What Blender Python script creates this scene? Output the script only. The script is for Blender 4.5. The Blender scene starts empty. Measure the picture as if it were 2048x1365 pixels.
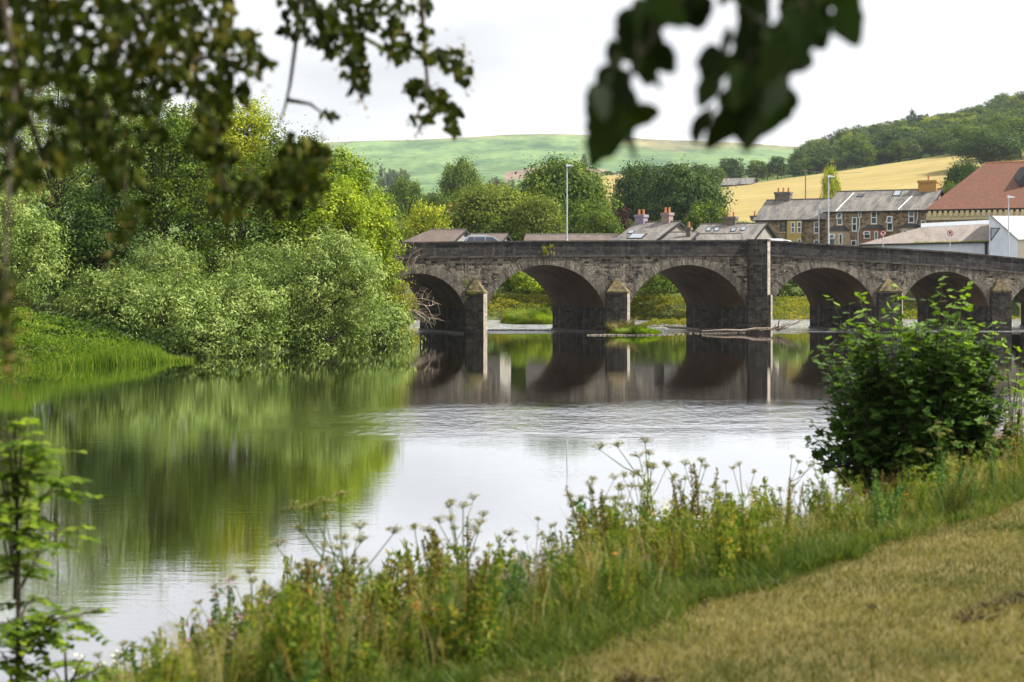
import bpy, math, random
import numpy as np
from mathutils import Vector
R = math.radians
rng = np.random.default_rng(7)
random.seed(7)
scene = bpy.context.scene
COL = scene.collection

# ------------------------------------------------------------------ camera, sky, sun, exposure
H = 4.6            # eye height above the water (z = 0)
F = 3413.0         # focal length in pixels of a 2048 px wide frame
cam_d = bpy.data.cameras.new('camera'); cam = bpy.data.objects.new('camera', cam_d); COL.objects.link(cam)
cam.location = (0, 0, H); cam.rotation_euler = (R(90), 0, 0)
cam_d.lens = 60; cam_d.sensor_width = 36; cam_d.shift_y = -132.5/2048
cam_d.clip_start = 0.1; cam_d.clip_end = 20000
cam_d.dof.use_dof = True; cam_d.dof.focus_distance = 120; cam_d.dof.aperture_fstop = 2.9
scene.camera = cam

SUN_AZ, SUN_EL = R(90), R(44)      # azimuth clockwise from the view direction (+Y)
world = bpy.data.worlds.new('World'); scene.world = world; world.use_nodes = True
nt = world.node_tree; nt.nodes.clear()
out = nt.nodes.new('ShaderNodeOutputWorld'); bg = nt.nodes.new('ShaderNodeBackground')
sky = nt.nodes.new('ShaderNodeTexSky'); sky.sky_type = 'NISHITA'; sky.sun_disc = False
sky.sun_elevation = SUN_EL; sky.sun_rotation = SUN_AZ
tc = nt.nodes.new('ShaderNodeTexCoord'); mp = nt.nodes.new('ShaderNodeMapping')
mp.inputs['Scale'].default_value = (1.0, 1.0, 2.6); mp.inputs['Location'].default_value = (0.35, 0.0, 0.1)
nz = nt.nodes.new('ShaderNodeTexNoise'); nz.inputs['Scale'].default_value = 3.0; nz.inputs['Detail'].default_value = 5
nz.inputs['Roughness'].default_value = 0.5
cr = nt.nodes.new('ShaderNodeValToRGB')
cr.color_ramp.elements[0].position = 0.34; cr.color_ramp.elements[0].color = (4.3, 4.38, 4.5, 1)
cr.color_ramp.elements[1].position = 0.52; cr.color_ramp.elements[1].color = (6.7, 6.72, 6.8, 1)
mx = nt.nodes.new('ShaderNodeMix'); mx.data_type = 'RGBA'; mx.inputs['Factor'].default_value = 0.95
nt.links.new(tc.outputs['Generated'], mp.inputs['Vector']); nt.links.new(mp.outputs['Vector'], nz.inputs['Vector'])
nt.links.new(nz.outputs['Fac'], cr.inputs['Fac'])
nt.links.new(sky.outputs['Color'], mx.inputs['A']); nt.links.new(cr.outputs['Color'], mx.inputs['B'])
nt.links.new(mx.outputs['Result'], bg.inputs['Color']); bg.inputs['Strength'].default_value = 0.1
nt.links.new(bg.outputs['Background'], out.inputs['Surface'])

sun_d = bpy.data.lights.new('sun', 'SUN'); sun = bpy.data.objects.new('sun', sun_d); COL.objects.link(sun)
sun_d.energy = 5.0; sun_d.angle = R(0.6); sun_d.color = (1.0, 0.955, 0.87)
sdir = Vector((math.sin(SUN_AZ)*math.cos(SUN_EL), math.cos(SUN_AZ)*math.cos(SUN_EL), math.sin(SUN_EL)))
sun.rotation_euler = (-sdir).to_track_quat('-Z', 'Y').to_euler(); sun.location = sdir*300
vs = scene.view_settings; vs.view_transform = 'Standard'; vs.look = 'None'; vs.exposure = 0.92; vs.gamma = 1.0
cy = scene.cycles; cy.max_bounces = 6; cy.diffuse_bounces = 2; cy.glossy_bounces = 3; cy.transmission_bounces = 3
cy.transparent_max_bounces = 4; cy.volume_bounces = 0; cy.use_denoising = True
cy.caustics_reflective = False; cy.caustics_refractive = False

# ------------------------------------------------------------------ helpers
ORG = {}
def P(px, py, Y):
    return ((px-1024)/F*Y, Y, H-(py-550)/F*Y)
def tag(o, label=None, cat=None, group=None, kind=None):
    if label: o['label'] = label
    if cat: o['category'] = cat
    if group: o['group'] = group
    if kind: o['kind'] = kind
    return o
def thing(name, label, cat, loc=(0, 0, 0), group=None):
    o = bpy.data.objects.new(name, None); COL.objects.link(o); o.location = loc; o.empty_display_size = .3
    ORG[o.name] = tuple(loc)
    return tag(o, label, cat, group)
def org(o):
    return ORG.get(o.name, (0, 0, 0)) if o is not None else (0, 0, 0)
def link(name, me, parent, loc=None):
    o = bpy.data.objects.new(name, me); COL.objects.link(o)
    if parent is not None:
        o.parent = parent; ORG[o.name] = org(parent)
    if loc is not None: o.location = loc
    return o
def fast_mesh(name, V, Fc, mats, tone=None, col=None, smooth=False, midx=None):
    V = np.asarray(V, np.float32); Fc = np.asarray(Fc, np.int32); k = Fc.shape[1]; n = len(Fc)
    me = bpy.data.meshes.new(name)
    me.vertices.add(len(V)); me.vertices.foreach_set('co', V.ravel())
    me.loops.add(n*k); me.loops.foreach_set('vertex_index', Fc.ravel())
    me.polygons.add(n); me.polygons.foreach_set('loop_start', np.arange(0, n*k, k, dtype=np.int32))
    me.polygons.foreach_set('loop_total', np.full(n, k, np.int32))
    if smooth: me.polygons.foreach_set('use_smooth', np.ones(n, bool))
    for m in (mats if isinstance(mats, (list, tuple)) else [mats]): me.materials.append(m)
    if midx is not None: me.polygons.foreach_set('material_index', np.asarray(midx, np.int32))
    if tone is not None:
        a = me.attributes.new('tone', 'FLOAT', 'POINT'); a.data.foreach_set('value', np.asarray(tone, np.float32))
    if col is not None:
        a = me.attributes.new('zone', 'FLOAT_COLOR', 'POINT')
        c = np.ones((len(V), 4), np.float32); c[:, :3] = col; a.data.foreach_set('color', c.ravel())
    me.update(calc_edges=True)
    return me
class MB:
    def __init__(s): s.v = []; s.f = []; s.uv = []
    def poly(s, pts, uv=None):
        b = len(s.v); s.v += [tuple(p) for p in pts]; s.f.append(list(range(b, b+len(pts))))
        s.uv += uv if uv else [(0, 0)]*len(pts)
    def hexa(s, c):          # 8 corners: bottom ring 0-3, top ring 4-7
        for q in ((0, 3, 2, 1), (4, 5, 6, 7), (0, 1, 5, 4), (1, 2, 6, 5), (2, 3, 7, 6), (3, 0, 4, 7)):
            s.poly([c[i] for i in q])
    def box(s, x0, x1, y0, y1, z0, z1):
        s.hexa([(x0, y0, z0), (x1, y0, z0), (x1, y1, z0), (x0, y1, z0), (x0, y0, z1), (x1, y0, z1), (x1, y1, z1), (x0, y1, z1)])
    def tube(s, pts, rad, n=8, caps=True):
        V, Fq = tube(pts, rad, n); b = len(s.v); s.v += [tuple(p) for p in V]
        for q in Fq: s.f.append([int(b+i) for i in q]); s.uv += [(0, 0)]*4
        if caps:
            m = len(pts)
            s.f.append([b+i for i in range(n)][::-1]); s.uv += [(0, 0)]*n
            s.f.append([b+(m-1)*n+i for i in range(n)]); s.uv += [(0, 0)]*n
    def build(s, name, mats, parent=None, smooth=False, uv=False):
        o = org(parent)
        me = bpy.data.meshes.new(name); me.from_pydata([(a-o[0], b-o[1], c-o[2]) for a, b, c in s.v], [], s.f)
        for m in (mats if isinstance(mats, (list, tuple)) else [mats]): me.materials.append(m)
        if smooth: me.polygons.foreach_set('use_smooth', [True]*len(me.polygons))
        if uv:
            l = me.uv_layers.new(name='UVMap'); l.data.foreach_set('uv', np.array(s.uv, np.float32).ravel())
        me.update()
        return link(name, me, parent)
def tube(pts, rad, n=6):
    pts = np.asarray(pts, float); m = len(pts); rad = np.broadcast_to(np.asarray(rad, float), (m,))
    t = np.gradient(pts, axis=0); t /= np.linalg.norm(t, axis=1)[:, None]+1e-9
    up = np.array([0, 0, 1.]) if abs(t[0][2]) < .9 else np.array([1., 0, 0])
    V = []; a0 = np.cross(up, t[0]); a0 /= np.linalg.norm(a0)
    for i in range(m):
        a0 = a0-t[i]*np.dot(a0, t[i]); a0 /= np.linalg.norm(a0)+1e-9; b0 = np.cross(t[i], a0)
        ang = np.arange(n)*2*math.pi/n
        V.append(pts[i]+rad[i]*(np.cos(ang)[:, None]*a0+np.sin(ang)[:, None]*b0))
    V = np.concatenate(V); Fq = []
    for i in range(m-1):
        for j in range(n):
            Fq.append((i*n+j, i*n+(j+1) % n, (i+1)*n+(j+1) % n, (i+1)*n+j))
    return V, np.array(Fq, np.int32)
class Acc:            # numpy quad accumulator
    def __init__(s): s.V = []; s.F = []; s.T = []; s.n = 0
    def add(s, V, Fq, t=0.5):
        V = np.asarray(V); s.V.append(V); s.F.append(np.asarray(Fq)+s.n); s.T.append(np.broadcast_to(np.asarray(t, float), (len(V),))); s.n += len(V)
    def tube(s, pts, rad, n=5, t=0.5): V, q = tube(pts, rad, n); s.add(V, q, t)
    def mesh(s, name, mats, smooth=False): return fast_mesh(name, np.concatenate(s.V), np.concatenate(s.F), mats, tone=np.concatenate(s.T), smooth=smooth)

def copy_tree(o, loc=None, rotz=None, sc=None):
    c = o.copy(); COL.objects.link(c)
    if loc is not None: c.location = loc
    if rotz is not None: c.rotation_euler = (0, 0, rotz)
    if sc is not None: c.scale = sc if hasattr(sc, '__len__') else (sc, sc, sc)
    for ch in list(o.children):
        d = ch.copy(); COL.objects.link(d); d.parent = c
        for g in list(ch.children):
            e = g.copy(); COL.objects.link(e); e.parent = d
    return c

# ------------------------------------------------------------------ materials
class NM:
    def __init__(s, name):
        s.m = bpy.data.materials.new(name); s.m.use_nodes = True; s.t = s.m.node_tree; s.t.nodes.clear()
        s.out = s.n('ShaderNodeOutputMaterial')
    def n(s, ty, **kw):
        nd = s.t.nodes.new(ty)
        for k, v in kw.items(): setattr(nd, k, v)
        return nd
    def l(s, a, b): s.t.links.new(a, b)
    def tc(s, kind='Object', scale=(1, 1, 1)):
        a = s.n('ShaderNodeTexCoord'); b = s.n('ShaderNodeMapping'); b.inputs['Scale'].default_value = scale
        s.l(a.outputs[kind], b.inputs['Vector']); return b.outputs['Vector']
    def noise(s, vec, scale, detail=4, rough=.55):
        a = s.n('ShaderNodeTexNoise'); a.inputs['Scale'].default_value = scale; a.inputs['Detail'].default_value = detail
        a.inputs['Roughness'].default_value = rough
        if vec is not None: s.l(vec, a.inputs['Vector'])
        return a.outputs['Fac']
    def ramp(s, fac, stops):
        a = s.n('ShaderNodeValToRGB'); e = a.color_ramp.elements
        while len(e) < len(stops): e.new(.5)
        for i, (p, c) in enumerate(stops):
            e[i].position = p; e[i].color = (*c, 1) if len(c) == 3 else c
        s.l(fac, a.inputs['Fac']); return a.outputs['Color']
    def mix(s, fac, a, b, mode='MIX'):
        m = s.n('ShaderNodeMix', data_type='RGBA', blend_type=mode)
        for sock, v in (('Factor', fac), ('A', a), ('B', b)):
            if isinstance(v, (int, float)): m.inputs[sock].default_value = v
            elif isinstance(v, tuple): m.inputs[sock].default_value = (*v, 1)
            else: s.l(v, m.inputs[sock])
        return m.outputs['Result']
    def math(s, op, a, b=0.0, c=None):
        m = s.n('ShaderNodeMath', operation=op)
        for i, v in enumerate((a, b) if c is None else (a, b, c)):
            if isinstance(v, (int, float)): m.inputs[i].default_value = v
            else: s.l(v, m.inputs[i])
        return m.outputs[0]
    def bump(s, h, strength=.5, dist=.02):
        b = s.n('ShaderNodeBump'); b.inputs['Strength'].default_value = strength; b.inputs['Distance'].default_value = dist
        s.l(h, b.inputs['Height']); return b.outputs['Normal']
    def bsdf(s, col, rough=.8, normal=None, spec=.3, metal=0., **kw):
        p = s.n('ShaderNodeBsdfPrincipled')
        for sock, v in (('Base Color', col), ('Roughness', rough), ('Metallic', metal), ('Specular IOR Level', spec)):
            if isinstance(v, (int, float)): p.inputs[sock].default_value = v
            elif isinstance(v, tuple): p.inputs[sock].default_value = (*v, 1)
            else: s.l(v, p.inputs[sock])
        for k, v in kw.items(): p.inputs[k].default_value = v
        if normal is not None: s.l(normal, p.inputs['Normal'])
        s.l(p.outputs[0], s.out.inputs['Surface']); return p
def plain(name, c1, c2=None, scale=6, rough=.7, spec=.3, metal=0., bump=.3, bd=.01):
    m = NM(name); v = m.tc(); c2 = c2 or tuple(x*.75 for x in c1)
    f = m.noise(v, scale, 6); col = m.ramp(f, [(.35, c2), (.65, c1)])
    m.bsdf(col, rough, m.bump(m.noise(v, scale*4, 4), bump, bd), spec, metal); return m.m
def foliage(name, stops, trans=.35, rough=.6, tb=1.5, spec=.12):
    m = NM(name); a = m.n('ShaderNodeAttribute', attribute_name='tone')
    col = m.ramp(a.outputs['Fac'], stops)
    p = m.bsdf(col, rough, None, spec)
    tr = m.n('ShaderNodeBsdfTranslucent'); tcol = m.mix(1.0, col, (tb, tb*1.05, tb*.55), 'MULTIPLY'); m.l(tcol, tr.inputs['Color'])
    ms = m.n('ShaderNodeMixShader'); ms.inputs['Fac'].default_value = trans
    m.l(p.outputs[0], ms.inputs[1]); m.l(tr.outputs[0], ms.inputs[2]); m.l(ms.outputs[0], m.out.inputs['Surface'])
    return m.m
M = {}
M['bark'] = plain('bark', (.09, .07, .05), (.03, .025, .018), 8, .9, .1)
M['bark_dead'] = plain('dead_wood', (.42, .34, .27), (.2, .16, .12), 5, .9, .1)
M['willow'] = foliage('willow_leaves', [(0, (.045, .08, .010)), (.5, (.155, .225, .036)), (1, (.38, .45, .13))], .24, spec=.25)
M['bright'] = foliage('bright_leaves', [(0, (.045, .085, .004)), (.45, (.17, .245, .009)), (1, (.40, .45, .022))], .24)
M['yellowg'] = foliage('yellow_green_leaves', [(0, (.08, .12, .005)), (.45, (.25, .285, .010)), (1, (.40, .41, .025))], .24)
M['mid'] = foliage('mid_green_leaves', [(0, (.018, .04, .004)), (.5, (.075, .125, .009)), (1, (.19, .24, .018))], .24)
M['darkg'] = foliage('dark_green_leaves', [(0, (.012, .028, .004)), (.5, (.036, .072, .009)), (1, (.09, .145, .018))], .24)
M['olive'] = foliage('olive_leaves', [(0, (.06, .085, .01)), (.5, (.13, .17, .018)), (1, (.24, .27, .035))], .24)
M['copper'] = foliage('copper_leaves', [(0, (.018, .009, .010)), (.5, (.045, .018, .018)), (1, (.09, .04, .03))], .25, tb=1.2)
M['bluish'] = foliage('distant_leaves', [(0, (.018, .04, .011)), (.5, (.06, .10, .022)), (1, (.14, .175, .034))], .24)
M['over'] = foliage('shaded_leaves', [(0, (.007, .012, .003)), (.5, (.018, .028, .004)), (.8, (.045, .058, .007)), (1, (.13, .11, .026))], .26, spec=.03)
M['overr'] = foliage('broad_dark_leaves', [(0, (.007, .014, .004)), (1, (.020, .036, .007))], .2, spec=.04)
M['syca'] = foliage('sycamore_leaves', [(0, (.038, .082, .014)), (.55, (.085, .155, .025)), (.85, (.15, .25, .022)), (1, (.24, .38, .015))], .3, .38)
M['sapl'] = foliage('sapling_leaves', [(0, (.06, .11, .012)), (.5, (.14, .22, .02)), (1, (.26, .33, .03))], .5)
M['grass'] = foliage('grass_blades', [(0, (.035, .062, .010)), (.45, (.078, .118, .018)), (.75, (.16, .165, .035)), (1, (.30, .24, .09))], .35)
M['dry'] = foliage('dry_grass_blades', [(0, (.06, .068, .014)), (.5, (.165, .138, .042)), (1, (.32, .26, .10))], .3)
M['clip'] = foliage('old_mowings', [(0, (.03, .025, .01)), (1, (.11, .08, .03))], .1)
M['plume'] = foliage('grass_seed_heads', [(0, (.14, .12, .05)), (1, (.42, .36, .18))], .35)
M['reed'] = foliage('reed_blades', [(0, (.045, .095, .006)), (.5, (.13, .21, .014)), (1, (.30, .33, .04))], .4)
M['weed'] = foliage('weed_leaves', [(0, (.04, .085, .010)), (.45, (.11, .17, .018)), (.78, (.24, .25, .025)), (1, (.36, .24, .05))], .4)
M['weedb'] = foliage('bluish_weed_leaves', [(0, (.03, .075, .02)), (.5, (.07, .14, .035)), (1, (.14, .21, .05))], .35)
M['umbel'] = foliage('umbel_heads', [(0, (.09, .09, .02)), (.6, (.20, .18, .05)), (1, (.40, .37, .18))], .25)
M['dock'] = foliage('dock_seeds', [(0, (.07, .06, .012)), (.6, (.16, .12, .025)), (1, (.27, .17, .04))], .2)
M['pink'] = foliage('pink_petals', [(0, (.30, .14, .22)), (1, (.5, .28, .40))], .3, tb=1.1)
M['white_fl'] = foliage('white_petals', [(0, (.5, .5, .38)), (1, (.75, .74, .6))], .3, tb=1.1)
M['samara'] = foliage('samara_bunches', [(0, (.05, .035, .01)), (1, (.19, .14, .04))], .3)
M['goldshrub'] = foliage('golden_shrub_leaves', [(0, (.07, .10, .008)), (.5, (.20, .21, .02)), (1, (.38, .31, .04))], .4)

def stone(name, dark, light, pale, bw=.42, bh=.19, mort=(.10, .09, .08), uv=True, patch=.5, spots=.5, bstr=.6):
    m = NM(name); v = m.tc('UV' if uv else 'Object')
    nd = m.n('ShaderNodeTexNoise'); nd.inputs['Scale'].default_value = 2.2; m.l(v, nd.inputs['Vector'])
    va = m.n('ShaderNodeVectorMath', operation='MULTIPLY_ADD'); m.l(nd.outputs['Color'], va.inputs[0]); va.inputs[1].default_value = (.09, .07, .05); m.l(v, va.inputs[2])
    br = m.n('ShaderNodeTexBrick'); m.l(va.outputs[0], br.inputs['Vector']); br.inputs['Scale'].default_value = 1
    br.inputs['Brick Width'].default_value = bw; br.inputs['Row Height'].default_value = bh; br.inputs['Mortar Size'].default_value = .013
    br.inputs['Mortar Smooth'].default_value = .3; br.inputs['Bias'].default_value = 0.0
    br.inputs['Color1'].default_value = (*dark, 1); br.inputs['Color2'].default_value = (*light, 1); br.inputs['Mortar'].default_value = (*mort, 1)
    f1 = m.noise(v, .35, 6, .65); f1 = m.ramp(f1, [(.42, (0, 0, 0)), (.58, (1, 1, 1))])
    base = m.mix(m.math('MULTIPLY', f1, patch), br.outputs['Color'], tuple(x*.8 for x in dark))
    vs_ = m.n('ShaderNodeMapping'); vs_.inputs['Scale'].default_value = (1.6, .12, .5); m.l(v, vs_.inputs['Vector'])
    f2 = m.ramp(m.noise(vs_.outputs[0], 1.5, 5, .6), [(.52, (0, 0, 0)), (.68, (1, 1, 1))])
    base = m.mix(m.math('MULTIPLY', f2, .55), base, pale)
    f3 = m.ramp(m.noise(v, 6, 4, .7), [(.60, (0, 0, 0)), (.66, (1, 1, 1))])
    base = m.mix(m.math('MULTIPLY', f3, spots), base, tuple(min(1, x*1.6) for x in pale))
    g = m.mix(1.0, base, m.ramp(m.noise(v, 5, 5, .7), [(.3, (.45, .45, .46)), (.7, (1.35, 1.35, 1.36))]), 'MULTIPLY')
    hh = m.math('SUBTRACT', m.noise(v, 12, 4), br.outputs['Fac'])
    m.bsdf(g, .9, m.bump(hh, bstr, .03), .15); return m.m
M['spandrel'] = stone('bridge_stone', (.022, .022, .026), (.34, .295, .22), (.44, .38, .29), mort=(.20, .18, .145), patch=.55, spots=.9)
M['parapet'] = stone('parapet_stone', (.030, .029, .032), (.095, .085, .075), (.15, .13, .11), .6, .24, (.05, .045, .04), patch=.5, spots=.35)
M['pier'] = stone('pier_stone', (.035, .032, .030), (.14, .12, .095), (.22, .19, .15), .5, .22, (.07, .06, .05), patch=.6, spots=.3)
M['voussoir'] = stone('arch_ring_stone', (.12, .105, .085), (.27, .24, .19), (.42, .38, .31), .35, 9, (.2, .18, .15), uv=False, patch=.4, spots=.5)
M['pier_sunlit'] = stone('pier_stone_sunlit', (.26, .23, .185), (.42, .37, .30), (.5, .45, .37), .9, .35, (.2, .18, .15), patch=.25, spots=.3)  # paler copy of the pier stone: sunlight painted into the colour
M['capmoss'] = plain('mossy_stone', (.22, .175, .085), (.06, .052, .042), 3, .95, .1, bump=1, bd=.05)
M['rubble'] = stone('house_rubble_stone', (.10, .075, .048), (.38, .28, .17), (.45, .36, .24), .45, .24, (.30, .25, .18), patch=.15, spots=.2)
M['hallstone'] = stone('hall_stone', (.12, .10, .06), (.27, .22, .14), (.36, .3, .19), .5, .2, (.24, .2, .14), patch=.2, spots=.1)
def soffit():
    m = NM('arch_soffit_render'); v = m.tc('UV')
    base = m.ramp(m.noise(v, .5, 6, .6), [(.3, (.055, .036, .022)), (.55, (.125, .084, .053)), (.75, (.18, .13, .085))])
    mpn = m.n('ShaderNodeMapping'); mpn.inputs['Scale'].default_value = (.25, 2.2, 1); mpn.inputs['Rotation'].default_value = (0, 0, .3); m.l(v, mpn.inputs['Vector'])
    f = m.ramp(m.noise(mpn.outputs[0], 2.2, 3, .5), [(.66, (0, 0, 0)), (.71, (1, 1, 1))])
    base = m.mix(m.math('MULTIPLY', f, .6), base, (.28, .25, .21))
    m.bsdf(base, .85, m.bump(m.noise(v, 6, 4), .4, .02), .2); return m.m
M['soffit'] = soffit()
def slate(name, c1, c2, pale, bh=.28):
    m = NM(name); v = m.tc('UV')
    br = m.n('ShaderNodeTexBrick'); m.l(v, br.inputs['Vector']); br.inputs['Scale'].default_value = 1
    br.inputs['Brick Width'].default_value = .3; br.inputs['Row Height'].default_value = bh; br.inputs['Mortar Size'].default_value = .012
    br.inputs['Color1'].default_value = (*c1, 1); br.inputs['Color2'].default_value = (*c2, 1); br.inputs['Mortar'].default_value = (*[x*.5 for x in c2], 1)
    mpn = m.n('ShaderNodeMapping'); mpn.inputs['Scale'].default_value = (.9, .22, 1); m.l(v, mpn.inputs['Vector'])
    f = m.ramp(m.noise(mpn.outputs[0], 1.2, 6, .65), [(.4, (0, 0, 0)), (.65, (1, 1, 1))])
    c = m.mix(m.math('MULTIPLY', f, .75), br.outputs['Color'], pale)
    c = m.mix(1.0, c, m.ramp(m.noise(v, 4, 5, .7), [(.3, (.7, .7, .7)), (.7, (1.25, 1.25, 1.25))]), 'MULTIPLY')
    m.bsdf(c, .8, m.bump(br.outputs['Fac'], -.4, .02), .25); return m.m
M['slate'] = slate('weathered_slate', (.085, .082, .085), (.15, .14, .13), (.30, .275, .235))
M['slate_dark'] = slate('dark_slate', (.05, .05, .055), (.075, .075, .08), (.11, .105, .105))
M['tile_brown'] = slate('brown_roof_tiles', (.085, .062, .052), (.12, .09, .075), (.16, .125, .105))
M['tile_red'] = slate('red_roof_tiles', (.15, .060, .038), (.205, .088, .055), (.12, .066, .048), .2)
M['tile_grey'] = slate('mossy_corrugated_roof', (.17, .14, .125), (.23, .195, .175), (.27, .235, .2), .35)
M['white_paint'] = plain('white_painted_wall', (.62, .66, .72), (.52, .56, .62), 1.2, .6)
M['cream_panel'] = plain('cream_cladding', (.62, .54, .43), (.55, .47, .38), 1.2, .6)
M['metal_white'] = NM('white_ribbed_roof')
def ribbed():
    m = M['metal_white']; v = m.tc('UV'); w = m.n('ShaderNodeTexWave'); w.inputs['Scale'].default_value = .55; m.l(v, w.inputs['Vector'])
    c = m.ramp(w.outputs['Fac'], [(.0, (.35, .34, .3)), (.15, (.62, .6, .55))]); m.bsdf(c, .5, m.bump(w.outputs['Fac'], .6, .05), .3); return m.m
M['metal_white'] = ribbed()
M['upvc'] = plain('white_window_frame', (.72, .74, .74), (.66, .68, .68), 3, .4, .4, bump=.05)
M['black_trim'] = plain('black_trim', (.025, .025, .028), (.015, .015, .018), 3, .5)
M['cream_stone'] = plain('cream_bay_stone', (.50, .40, .27), (.40, .32, .21), 3, .8)
M['yellow_brick'] = plain('yellow_brick', (.48, .36, .12), (.38, .28, .09), 5, .85)
M['orange_brick'] = plain('orange_brick', (.45, .26, .08), (.33, .18, .05), 6, .85)
M['orange_bay'] = plain('orange_bay_brick', (.34, .17, .09), (.26, .13, .07), 5, .85)
M['lilac'] = plain('lilac_render', (.27, .23, .29), (.20, .17, .20), 4, .85)
M['pinkr'] = plain('pink_render', (.31, .22, .21), (.23, .165, .15), 4, .85)
M['terracotta'] = plain('terracotta', (.50, .22, .10), (.38, .15, .07), 5, .8)
M['render_grey'] = plain('grey_render', (.27, .25, .22), (.19, .175, .155), 1.2, .9)
M['grey_stone_ch'] = plain('grey_stone_block', (.20, .17, .14), (.09, .08, .07), 5, .9, bump=1, bd=.03)
M['cream_band'] = plain('cream_dentils', (.62, .52, .30), (.5, .42, .24), 2, .8)
M['galv'] = plain('galvanised_steel', (.55, .57, .60), (.45, .47, .5), 8, .45, .5, .4, bump=.05)
M['sign_white'] = plain('sign_white', (.8, .8, .8), (.75, .75, .75), 3, .4)
M['sign_red'] = plain('sign_red', (.55, .02, .03), (.5, .02, .03), 3, .4)
M['sign_black'] = plain('sign_black', (.01, .01, .01), (.012, .012, .012), 3, .4)
M['rubber'] = plain('rubber', (.02, .02, .02), (.015, .015, .015), 5, .8)
M['car_silver'] = plain('grey_car_paint', (.30, .31, .33), (.29, .30, .32), 1, .25, .5, .6, bump=0)
M['car_white'] = plain('white_car_paint', (.72, .74, .78), (.7, .72, .76), 1, .25, .5, 0., bump=0)
M['asphalt'] = plain('asphalt', (.06, .06, .06), (.045, .045, .045), 12, .9)
M['pole_wood'] = plain('pole_wood', (.20, .17, .13), (.13, .11, .09), 6, .9)
M['pebble'] = plain('pale_pebbles', (.32, .28, .22), (.10, .085, .065), 3, .85)
M['mudrock'] = plain('wet_rock', (.07, .06, .05), (.04, .035, .03), 3, .5, .4)
gm = NM('window_glass'); gm.bsdf(gm.ramp(gm.noise(gm.tc(), 1.3, 2), [(.4, (.02, .03, .03)), (.6, (.10, .13, .12))]), .08, None, .6); M['glass'] = gm.m
gm = NM('car_glass'); gm.bsdf((.03, .04, .05), .05, None, .6); M['carglass'] = gm.m
gm = NM('rooflight_glass'); gm.bsdf((.27, .30, .34), .2, None, .6); M['skyglass'] = gm.m

# ------------------------------------------------------------------ terrain
RIV = np.array([(-90, -90), (-27.7, -21), (-4.9, 11.8), (29.3, 61), (44, 100), (50, 133), (54, 146), (80, 150), (130, 160), (130, 190), (90, 186), (60, 182),
                (30, 177), (10, 175), (-3, 173), (-18, 168), (-24, 155), (-15, 140), (-11.5, 132), (-7.8, 115.5), (-13.2, 102.8), (-17.4, 95.6), (-21.5, 87.6), (-25.5, 83),
                (-31, 76), (-60, 40), (-110, -20), (-140, -90)], float)
KIND = ['R']*6+['F']*2+['F']*10+['L']*10       # bank kind per segment
def sdist(x, y):
    x = np.asarray(x, float).ravel(); y = np.asarray(y, float).ravel()
    best = np.full(x.shape, 1e9); idx = np.zeros(x.shape, int); inside = np.zeros(x.shape, bool)
    n = len(RIV)
    for i in range(n):
        a = RIV[i]; b = RIV[(i+1) % n]; d = b-a; L = d@d
        t = np.clip(((x-a[0])*d[0]+(y-a[1])*d[1])/L, 0, 1)
        q = np.hypot(x-a[0]-t*d[0], y-a[1]-t*d[1])
        m = q < best; best[m] = q[m]; idx[m] = i
        c = ((a[1] > y) != (b[1] > y)) & (x < (b[0]-a[0])*(y-a[1])/(b[1]-a[1]+1e-12)+a[0]); inside ^= c
    return np.where(inside, -best, best), idx
NX = [-3000, -800, 0, 700, 850, 1000, 1100, 1200, 1300, 1440, 1600, 1750, 1920, 2048, 2600, 4000]
TAB = {230: [531]*16,
       400: [522, 522, 520, 512, 508, 505, 500, 495, 488, 480, 470, 465, 455, 450, 445, 440],
       700: [500, 490, 470, 440, 432, 425, 424, 422, 408, 375, 352, 330, 305, 296, 280, 260],
       900: [480, 470, 455, 430, 420, 412, 400, 352, 350, 352, 340, 312, 278, 258, 220, 190],
       1000: [470, 460, 450, 425, 415, 408, 396, 356, 352, 350, 328, 292, 255, 222, 130, 90],
       1400: [450, 440, 430, 408, 400, 396, 392, 388, 384, 380, 380, 372, 350, 320, 260, 200],
       1900: [420, 410, 395, 378, 372, 366, 360, 366, 372, 368, 364, 362, 355, 350, 345, 340],
       2050: [410, 400, 388, 370, 360, 348, 332, 338, 362, 362, 360, 358, 352, 348, 340, 338],
       2300: [400, 392, 375, 352, 346, 342, 336, 338, 342, 344, 344, 342, 338, 335, 330, 330],
       2700: [380, 360, 335, 310, 306, 302, 298, 300, 304, 312, 318, 318, 316, 314, 312, 312],
       3000: [370, 330, 305, 284, 279, 272, 269, 271, 277, 284, 293, 296, 298, 300, 305, 310],
       3400: [390, 350, 325, 305, 300, 294, 291, 293, 299, 306, 314, 316, 318, 320, 325, 330],
       9000: [520]*16}
TY = sorted(TAB); TM = np.array([TAB[k] for k in TY], float)
def vnoise(x, y, s, seed=0):
    v = np.zeros_like(x); r = np.random.default_rng(seed)
    for k in range(6):
        a = r.uniform(0, 6.28); f = s*(1.7**k); v += np.sin((x*math.cos(a)+y*math.sin(a))*f+r.uniform(0, 6.28)+1.3*np.sin((y*math.cos(a)-x*math.sin(a))*f*.7+r.uniform(0, 6)))/(1.5**k)
    return v/2.4
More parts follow.
